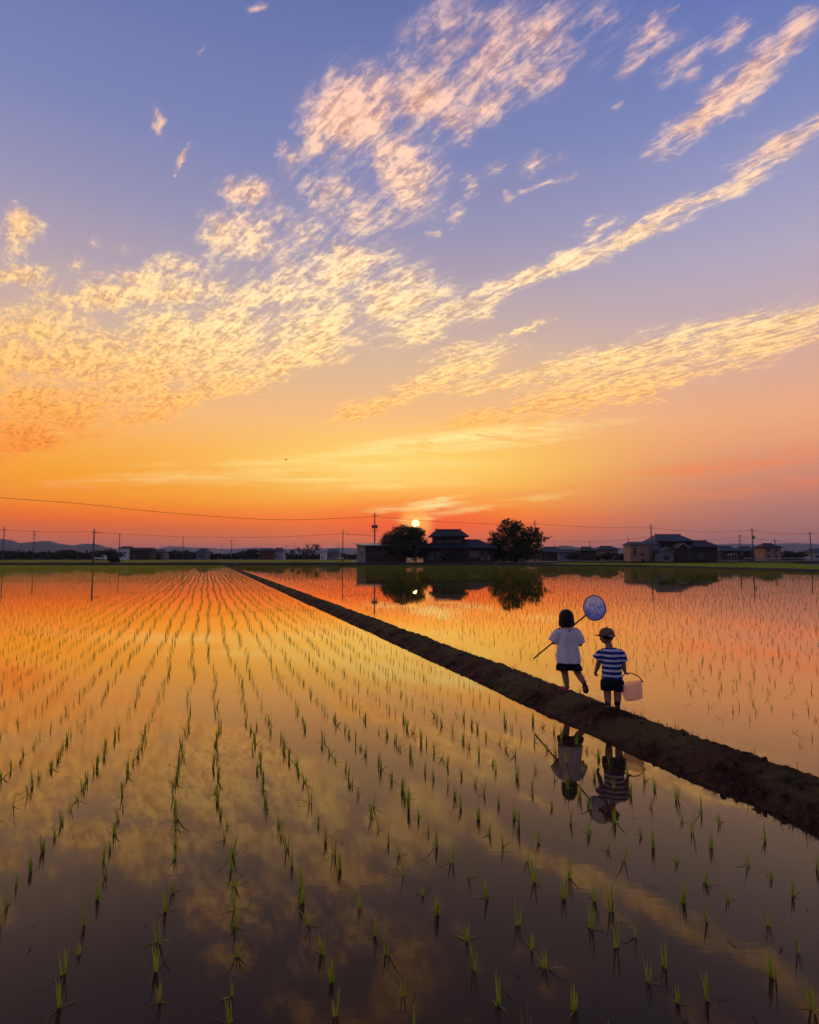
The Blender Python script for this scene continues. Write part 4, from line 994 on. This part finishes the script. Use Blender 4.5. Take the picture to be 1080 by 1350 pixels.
def hand(m, wrist, palm, fdir, side, curl, thumb, s=1.0):
    """palm with four curled fingers and a thumb from its side; vectors in the body's frame"""
    wrist, palm, fdir, side, curl = (Vector(q) for q in (wrist, palm, fdir, side, curl)); fdir.normalize(); side.normalize(); curl.normalize()
    m.limb([(*wrist, .017*s), (*wrist.lerp(palm,.6), .019*s), (*palm, .020*s)], 10)
    for k, ln in zip((-1.5,-.5,.5,1.5), (.030,.036,.034,.026)):
        a = palm + side*k*.0105*s + fdir*.008*s; b_ = a + fdir*ln*.55*s + curl*.004*s; c = b_ + fdir*ln*.25*s + curl*ln*.45*s; d = c - fdir*ln*.15*s + curl*ln*.4*s
        m.limb([(*a,.0078*s),(*b_,.0072*s),(*c,.0066*s),(*d,.0056*s)], 8)
    t = Vector(thumb).normalized(); a = wrist.lerp(palm,.45) + t*.012*s; b_ = a + t*.016*s + fdir*.012*s; c = b_ + fdir*.016*s + curl*.012*s
    m.limb([(*a,.0095*s),(*b_,.0085*s),(*c,.007*s)], 8)
def head(m, c, r, yaw=0.0):
    """skull with nose, brow, chin, ears and sunken eyes, facing +y turned by yaw"""
    M3 = Matrix.Rotation(yaw, 3, 'Z'); c = Vector(c)
    p = lambda x, y, z: c + M3 @ Vector((x*r, y*r, z*r))
    m.ball(p(0,-.06,.12), (.92*r, 1.02*r, .98*r), 20, M3)
    m.ball(p(0,.14,-.42), (.72*r, .74*r, .62*r), 16, M3)
    m.ball(p(0,.62,-.80), .22*r, 10); m.limb([(*p(0,.92,-.02), .07*r), (*p(0,1.06,-.30), .12*r)], 8)
    m.limb([(*p(-.34,.86,.16), .09*r), (*p(.34,.86,.16), .09*r)], 8)
    m.ball(p(0,.84,-.56), (.26*r,.13*r,.08*r), 10, M3)
    for s in (-1,1):
        m.ball(p(s*.46,.60,-.34), .24*r, 10)
        m.ball(p(s*.94,-.02,-.10), (.09*r,.17*r,.26*r), 10, M3)
    return p
def eyes(root, p, r):
    for s in (-1,1): MB().ball(p(s*.34,.84,-.02), .085*r, 8).build('eye', M_HAIRM, root, True)
from mathutils.bvhtree import BVHTree
_pm = path_ob.data; _tree = BVHTree.FromPolygons([v.co for v in _pm.vertices], [p.vertices for p in _pm.polygons])
def foot_base(px, py, z):
    q = on_ground(px, py, z); hs = []
    for ox, oy in ((-.05,0),(.05,0),(-.08,.05),(.06,.06),(0,0)):
        h = _tree.ray_cast(Vector((q.x+ox, q.y+oy, 2)), Vector((0,0,-1)))[0]
        if h is not None: hs.append(h.z)
    q.z = sum(hs)/len(hs) + .004; return q

# --- girl in the white shirt
gb = foot_base(750, 911, PATH_Z); view = -math.atan2(gb.x, gb.y)
girl = empty('person', gb, view + R(6)); tag(girl, 'bob-haired child in a white t-shirt and dark shorts, stepping along the earth path', 'person')
m = MB()
m.limb([(-.055,0,.42,.068),(-.05,.03,.24,.047),(-.04,.035,.21,.042),(-.03,.0,.12,.039),(-.022,-.015,.05,.027)])
m.limb([(-.022,-.02,.035,.026),(-.05,.02,.028,.024),(-.085,.06,.02,.019)])
m.limb([(.06,0,.42,.068),(.095,.02,.27,.048),(.112,.02,.225,.043),(.145,-.07,.165,.038),(.168,-.125,.125,.028)])
m.limb([(.170,-.145,.115,.026),(.180,-.135,.065,.025),(.190,-.105,.02,.019)])
m.rings([((0,0,.38),.10,.08),((0,0,.45),.108,.088),((0,0,.56),.098,.078),((0,0,.67),.105,.078),((0,0,.74),.10,.065),((0,0,.775),.055,.05)],18)
m.limb([(0,0,.75,.042),(0,.006,.82,.036)])
m.limb([(-.095,0,.735,.042),(-.145,.02,.64,.034),(-.165,.045,.585,.03),(-.145,.11,.575,.026),(-.128,.145,.572,.020)])
m.limb([(.095,0,.735,.042),(.14,.02,.64,.034),(.152,.04,.57,.03),(.10,.10,.60,.026),(.055,.115,.625,.020)])
PD = Vector((.66,-.50,.66)).normalized()                        # the net's pole
PO = Vector((.066,-.005,.800))
hl = PO + PD*((-.125-.066)/PD.x); hr = PO + PD*((.02-.066)/PD.x)
hand(m, (-.132,.135,.572), hl + Vector((-.010,-.028,-.006)), (.35,.75,.2), PD, (.4,.2,-.6), -PD*1.0 + Vector((0,.3,.3)), .95)
hand(m, (.06,.115,.628), hr + Vector((.022,-.020,-.022)), (-.6,.55,.5), PD, (-.5,-.1,.5), PD*1.0 + Vector((-.2,.2,.2)), .95)
pg = head(m, (-.015,.016,.902), .079, R(12))
body = m.fused('body', M_SKIN, girl, .0042, 4); eyes(girl, pg, .079)
m = MB()
m.rings([((-.013,-.010,.800),.080,.066),((-.013,-.014,.812),.091,.080),((-.014,-.016,.85),.094,.090),((-.015,-.014,.90),.094,.095),((-.015,-.010,.945),.087,.092),((-.015,-.006,.978),.068,.073),((-.015,-.004,.998),.040,.044),((-.015,-.004,1.006),.012,.014)], 30)
for k in range(40):
    a = math.pi + math.pi*(k/39)*1.12 - .19; x_ = -.014+.090*math.cos(a); y_ = -.014+.081*math.sin(a); j = random.uniform(-.020,.008)
    m.limb([(x_*1.0, y_*1.0, .86, .010), (x_*.99, y_*.99, .815, .009), (x_*.96+random.uniform(-.006,.006), y_*.96, .795+j, .003)], 6)
m.fused('hair', M_HAIRM, girl, .005, 2)
m = MB(); random.seed(3)
m.rings([((0,-.002,.345),.150,.108),((0,-.002,.40),.147,.106),((.0,0,.48),.136,.100),((.002,0,.57),.126,.095),((0,0,.66),.122,.092),((0,0,.72),.122,.082),((0,0,.755),.098,.068),((0,.0,.782),.060,.054),((0,.002,.790),.052,.050)],36)
m.rings([((-.06,0,.735),.052,.050,(-.4,0,.9),(0,1,0)),((-.115,.005,.700),.064,.060,(-.62,0,.78),(0,1,0)),((-.155,.012,.645),.068,.064,(-.7,0,.7),(0,1,0)),((-.182,.02,.595),.066,.064,(-.85,0,.5),(0,1,0))],20)
m.rings([((.06,0,.735),.052,.050,(.4,0,.9),(0,-1,0)),((.112,.005,.700),.062,.060,(.62,0,.78),(0,-1,0)),((.142,.012,.640),.062,.062,(.8,0,.6),(0,-1,0)),((.160,.018,.580),.060,.060,(.93,0,.36),(0,-1,0))],20)
sh = m.fused('shirt', M_WHITE, girl, .006, 5)
for v in sh.data.vertices:                                        # hanging folds
    a = math.atan2(v.co.y, v.co.x); k = max(0, min(1, (.72-v.co.z)/.36))
    if abs(v.co.x) < .16: d = max(-.003, .013*k*math.sin(a*7+v.co.z*6) + .010*mnoise.noise((v.co.x*18, v.co.y*18, v.co.z*9))); v.co.x += math.cos(a)*d; v.co.y += math.sin(a)*d
MB().box((.012,-.083,.752),(.012,.006,.03)).build('neck_tab', M_NAVY, sh)
m = MB()
m.rings([((0,0,.42),.100,.07),((0,0,.38),.112,.084),((-.0,0,.33),.132,.096),((0,0,.30),.133,.098)],26)
m.rings([((-.056,.004,.35),.072,.078),((-.066,.006,.30),.086,.088),((-.070,.008,.248),.082,.084)],20)
m.rings([((.058,0,.35),.072,.078),((.080,.0,.30),.086,.088),((.092,.0,.252),.082,.084)],20)
m.fused('shorts', M_NAVY, girl, .006, 3)
def shoe(root, heel, toe, up, wid, name, msole, mtop, straps=False):
    heel, toe, up = Vector(heel), Vector(toe), Vector(up).normalized(); d = (toe-heel); L_ = d.length; d.normalize(); up = (up - d*up.dot(d)).normalized(); sd = d.cross(up)
    so = MB().rings([(heel+d*L_*t, wid*w_, .009, sd, up) for t, w_ in ((-.06,.30),(0,.62),(.25,.72),(.55,.88),(.8,1.0),(.95,.78),(1.03,.3))], 16).fused(name, msole, root, .004, 2)
    if straps:
        for t in (.45,.70):
            c = heel+d*L_*t
            MB().tube([c+sd*wid*math.cos(a)*.95+up*(.004+.030*math.sin(a)) for a in np.linspace(0,math.pi,9)], .007, 8).build('strap', mtop, so, True)
        c = heel+d*L_*.06
        MB().tube([c+(d*-.4*math.sin(a)+sd*math.cos(a))*wid*.85+up*(.03+.01*math.sin(a)) for a in np.linspace(0,math.pi,9)], .006, 8).build('strap', mtop, so, True)
    else:
        MB().rings([(heel+d*L_*t+up*h, wid*w_, hh, sd, up) for t, w_, h, hh in ((-.05,.30,.03,.02),(.04,.6,.034,.030),(.25,.66,.032,.030),(.5,.74,.026,.024),(.75,.84,.02,.02),(.93,.7,.014,.015),(1.0,.3,.01,.008))], 16).fused('upper', mtop, so, .004, 3)
    return so
shoe(girl, (-.010,-.03,.010), (-.105,.075,.008), (0,0,1), .036, 'sandal', M_PINK, M_PINK, True)
shoe(girl, (.168,-.175,.135), (.196,-.118,.004), (-.05,.8,.35), .036, 'sandal', M_SOLE, M_PINK, True)

# --- boy in the striped shirt
bb = foot_base(808, 936, PATH_Z); view = -math.atan2(bb.x, bb.y)
boy = empty('person', bb, view + R(4)); tag(boy, 'small child in a tan cap and blue striped t-shirt standing on the earth path', 'person')
m = MB()
m.limb([(-.050,0,.34,.064),(-.052,.008,.22,.047),(-.052,.008,.19,.042),(-.050,-.002,.11,.039),(-.046,-.012,.05,.027)])
m.limb([(-.046,-.015,.036,.026),(-.044,.03,.026,.024),(-.040,.075,.02,.018)])
m.limb([(.050,0,.34,.064),(.054,.012,.22,.047),(.055,.012,.19,.042),(.052,.0,.11,.039),(.046,-.008,.05,.027)])
m.limb([(.046,-.010,.036,.026),(.052,.035,.026,.024),(.058,.08,.02,.018)])
m.rings([((0,0,.30),.088,.075),((0,0,.37),.096,.086),((0,.004,.47),.092,.080),((0,0,.57),.092,.074),((0,0,.625),.088,.06),((0,0,.655),.05,.045)],18)
m.limb([(-.012,0,.63,.040),(-.030,.010,.70,.036)])
m.limb([(-.088,0,.612,.038),(-.122,.004,.53,.031),(-.140,.012,.475,.028),(-.152,.03,.425,.024),(-.165,.045,.392,.018)])
m.limb([(.088,0,.612,.038),(.112,.004,.53,.031),(.122,.010,.475,.028),(.130,.02,.43,.024),(.136,.03,.405,.018)])
hand(m, (-.166,.046,.390), (-.172,.052,.366), (-.1,.05,-1), (.25,1,0), (.9,-.1,.1), (.4,.9,-.2), .9)
GRIP = Vector((.142,.034,.376))
hand(m, (.137,.031,.402), GRIP + Vector((0,0,.016)), (.45,-.2,-.8), (-.6,.75,0), (.55,.5,.4), (-.3,.8,-.2), .9)
pb = head(m, (-.048,.012,.775), .075, R(48))
m.fused('body', M_SKIN, boy, .0042, 4); eyes(boy, pb, .075)
MB().rings([(pb(0,-.14,-.30),.062,.064),(pb(0,-.12,-.05),.070,.074),(pb(0,-.10,.2),.073,.079),(pb(0,-.10,.5),.065,.072)],24).fused('hair', M_HAIRM, boy, .005, 2)
cy_ = R(48); cx_ = (math.cos(cy_), math.sin(cy_), 0); cyv = (-math.sin(cy_), math.cos(cy_), 0)
cap = MB().rings([(pb(0,-.08,.12),.078,.085,cx_,cyv),(pb(0,-.08,.35),.078,.086,cx_,cyv),(pb(0,-.09,.70),.075,.082,cx_,cyv),(pb(0,-.10,1.0),.061,.066,cx_,cyv),(pb(0,-.10,1.22),.040,.044,cx_,cyv),(pb(0,-.10,1.29),.010,.010,cx_,cyv)],30).fused('cap', M_CAP, boy, .005, 2)
MB().rings([(pb(0,1.02,.14),.072,.034,cx_,cyv),(pb(0,1.15,.08),.070,.060,cx_,cyv),(pb(0,1.18,.05),.068,.058,cx_,cyv)],24).fused('peak', M_BRIM, cap, .004, 2)
bd = MB()
bd.tube([pb(1.05*math.cos(a), -.08+1.15*math.sin(a), .15) for a in np.linspace(0, 2*math.pi, 30)], .010, 8); bd.build('cap_band', M_BRIM, cap, True)
MB().tube([pb(1.09*math.cos(a), -.08+1.19*math.sin(a), .20) for a in np.linspace(R(232), R(262), 6)], .0085, 8).build('cap_strap', M_TRIM, cap, True)
MB().ball(pb(0,-.10,1.32), .009, 8).build('cap_button', M_CAP, cap, True)
m = MB()
m.rings([((0,0,.325),.108,.094),((0,0,.40),.106,.094),((0,0,.48),.104,.090),((0,0,.56),.106,.086),((0,0,.605),.106,.076),((-.004,0,.635),.086,.062),((-.010,.0,.658),.056,.050)],32)
m.rings([((-.05,0,.612),.046,.046,(-.4,0,.9),(0,1,0)),((-.100,.003,.588),.056,.054,(-.62,0,.78),(0,1,0)),((-.145,.006,.545),.056,.056,(-.72,0,.7),(0,1,0)),((-.160,.008,.525),.054,.055,(-.75,0,.66),(0,1,0))],18)
m.rings([((.05,0,.612),.046,.046,(.4,0,.9),(0,-1,0)),((.096,.003,.588),.054,.052,(.62,0,.78),(0,-1,0)),((.122,.006,.530),.050,.054,(.86,0,.5),(0,-1,0)),((.130,.008,.505),.048,.054,(.92,0,.4),(0,-1,0))],18)
ts = m.fused('shirt', M_STRIPE, boy, .006, 4)
for v in ts.data.vertices:
    a = math.atan2(v.co.y, v.co.x); d = .006*mnoise.noise((v.co.x*20, v.co.y*20, v.co.z*10)); v.co.x += math.cos(a)*d; v.co.y += math.sin(a)*d
m = MB()
m.rings([((0,0,.36),.102,.090),((0,0,.31),.108,.094),((0,0,.265),.106,.092)],24)
m.rings([((-.055,.0,.31),.066,.080),((-.058,.002,.25),.068,.080),((-.060,.004,.200),.064,.076)],18)
m.rings([((.055,.0,.31),.066,.080),((.060,.002,.25),.068,.080),((.062,.004,.200),.064,.076)],18)
m.fused('shorts', M_NAVY, boy, .005, 2)
for s, tx in ((-1,-.042),(1,.056)):
    MB().tube([(s*.048,-.010,.045),(s*.049,-.006,.075),(s*.050,-.004,.088)], [.030,.033,.034], 14).build('sock', M_NAVY, boy, True)
    shoe(boy, (s*.047,-.030,.010), (tx,.088,.010), (0,0,1), .036, 'shoe', M_SOLE, M_SHOE)

# ------------------------------------------------------------------ butterfly net
GM = Matrix.Translation(gb) @ Matrix.Rotation(girl.rotation_euler.z, 4, 'Z')
net = empty('butterfly_net', gb, girl.rotation_euler.z); tag(net, 'blue and white butterfly net on a thin pole over the walking child\'s shoulder', 'net')
M_STICK = plain('dark bamboo pole', (.10,.035,.03), (.07,.025,.02), 20, .5)
M_HOOP = plain('dark net hoop', (.05,.07,.11), None, 10, .5)
p0 = PO + PD*((-.405-.066)/PD.x); p1 = PO + PD*((.205-.066)/PD.x)
MB().tube([p0, PO.lerp(p0,.5), PO, p1], [.0095,.010,.010,.0095], 10).build('pole', M_STICK, net, True)
MB().tube([p1 - PD*.05, p1 + PD*.012], .010, 10).build('collar', M_HOOP, net, True)
NV = Vector((-.62,-.78,.06)); NV = (NV - PD*NV.dot(PD)).normalized(); QD = PD.cross(NV).normalized(); RH_ = .150
hc = p1 + PD*(RH_ + .006)
MB().tube([hc + (PD*math.cos(a) + QD*math.sin(a))*RH_ for a in np.linspace(0, 2*math.pi, 49)], .0062, 8, False).build('hoop', M_HOOP, net, True)
def net_mat():
    mt, n, out = material('blue white gauze'); co = n.new('ShaderNodeTexCoord').outputs['Object']
    z = n.sep(co)[2]
    f = n.rng(n.m('ADD', z, n.m('MULTIPLY', n.m('SUBTRACT', n.noise(n.mapping(co, sc=(46,46,7)), 1.0, 3), .5), .62)), hc.z-.10, hc.z+.12)
    col = n.mix(f, (.03,.30,.95,1), (.62,.80,1.0,1))
    d = n.new('ShaderNodeBsdfDiffuse'); n.put(d.inputs[0], col); t = n.new('ShaderNodeBsdfTranslucent'); n.put(t.inputs[0], col)
    a = n.new('ShaderNodeMixShader'); a.inputs[0].default_value = .45; n.l.new(d.outputs[0], a.inputs[1]); n.l.new(t.outputs[0], a.inputs[2])
    tr = n.new('ShaderNodeBsdfTransparent'); mx = n.new('ShaderNodeMixShader')
    n.put(mx.inputs[0], n.rng(n.noise(co, 14, 3), .3, .7, .85, 1.0)); n.l.new(tr.outputs[0], mx.inputs[1]); n.l.new(a.outputs[0], mx.inputs[2]); n.l.new(mx.outputs[0], out.inputs[0])
    return mt
vs, fs = [], []; NS, NR = 44, 9; DN = Vector((0,0,-1))
for j in range(NR):
    t = j/(NR-1); cen = hc - NV*(.13*t) + DN*(.065*t*t) ; rr = RH_*(1-.72*t**1.7)
    for k in range(NS):
        a = 2*math.pi*k/NS; fold = 1 + .13*t*math.sin(a*9+1.2*math.sin(a*2)) + .05*t*math.sin(a*17)
        p = cen + (PD*math.cos(a) + QD*math.sin(a))*rr*fold
        up = max(0, (PD*math.cos(a)+QD*math.sin(a)).z); p += DN*up*rr*.45*t
        vs.append(p)
vs.append(hc - NV*.135 + DN*.09)
for j in range(NR-1):
    for k in range(NS): fs.append((j*NS+k, j*NS+(k+1)%NS, (j+1)*NS+(k+1)%NS, (j+1)*NS+k))
for k in range(NS): fs.append(((NR-1)*NS+k, (NR-1)*NS+(k+1)%NS, len(vs)-1))
MB().add(vs, fs).build('bag', net_mat(), net, True)

# ------------------------------------------------------------------ bucket
bucket = empty('bucket', bb, boy.rotation_euler.z); tag(bucket, 'pale pink translucent bucket with a dark red handle held by the child in the cap', 'bucket')
ax = Vector((.215,-.06,-.97)).normalized()                       # from rim to bottom
rim = Vector((.185,.030,.285)); e1 = Vector((1,0,.22)); e1 = (e1 - ax*e1.dot(ax)).normalized(); e2 = ax.cross(e1)
def plastic():
    mt, n, out = material('translucent pink plastic'); co = n.new('ShaderNodeTexCoord').outputs['Object']
    col = n.mix(n.noise(co, 6, 2), (.95,.62,.58,1), (.90,.54,.50,1))
    b = princ(n, col, .35, .5); t = n.new('ShaderNodeBsdfTranslucent'); n.put(t.inputs[0], col)
    mx = n.new('ShaderNodeMixShader'); mx.inputs[0].default_value = .7; n.l.new(b.outputs[0], mx.inputs[1]); n.l.new(t.outputs[0], mx.inputs[2])
    tp = n.new('ShaderNodeBsdfTransparent'); m2 = n.new('ShaderNodeMixShader'); m2.inputs[0].default_value = .38
    n.l.new(tp.outputs[0], m2.inputs[1]); n.l.new(mx.outputs[0], m2.inputs[2]); n.l.new(m2.outputs[0], out.inputs[0]); return mt
M_PLAS = plastic(); M_HANDLE = plain('dark red handle', (.20,.02,.025), None, 8, .5)
prof = [(0,.122),(.008,.128),(.016,.122),(.05,.118),(.11,.107),(.165,.097),(.180,.088),(.184,.0),(.178,.0),(.176,.085),(.16,.093),(.05,.114),(.004,.118),(0,.122)]
MB().rings([(rim+ax*h, r, r, e1, e2) for h, r in prof[:7]] + [(rim+ax*.183, .02, .02, e1, e2), (rim+ax*.178, .02, .02, e1, e2)] + [(rim+ax*h, r, r, e1, e2) for h, r in prof[9:13]], 36, False).build('body', M_PLAS, bucket, True)
ha, hb = rim - e1*.126 + ax*.012, rim + e1*.130 + ax*.012
apex = GRIP
pts = []
for t in np.linspace(0,1,21):
    q = ha.lerp(hb, t); bow = math.sin(math.pi*t)**.6; lift = apex.z - ha.lerp(hb,.36).z
    skew = q + Vector((-.02*bow, 0, lift*bow*(1.0 if t < .5 else 1.0))); pts.append(skew)
near_i = min(range(21), key=lambda i: (pts[i]-apex).length); sh_ = apex - pts[near_i]
for i in range(21): pts[i] = pts[i] + sh_*max(0, 1-abs(i-near_i)/8)
MB().tube(pts, .0058, 8).build('handle', M_HANDLE, bucket, True)
for q in (ha, hb): MB().ball(q, .011, 8).build('handle_pin', M_HANDLE, bucket, True)

# ------------------------------------------------------------------ the evening air
m = MB().box((0, 3880, 66.0), (16200, 8000, 135.0))
mt, n, out = material('evening haze')
pv = n.new('ShaderNodeVolumePrincipled'); pv.inputs['Density'].default_value = 1.1e-4
pv.inputs['Color'].default_value = (0.62, 0.74, 1.0, 1); pv.inputs['Anisotropy'].default_value = 0.0
n.l.new(pv.outputs[0], out.inputs['Volume'])
tag(m.build('haze', mt), 'thin evening haze over the whole plain', 'haze', kind='stuff')
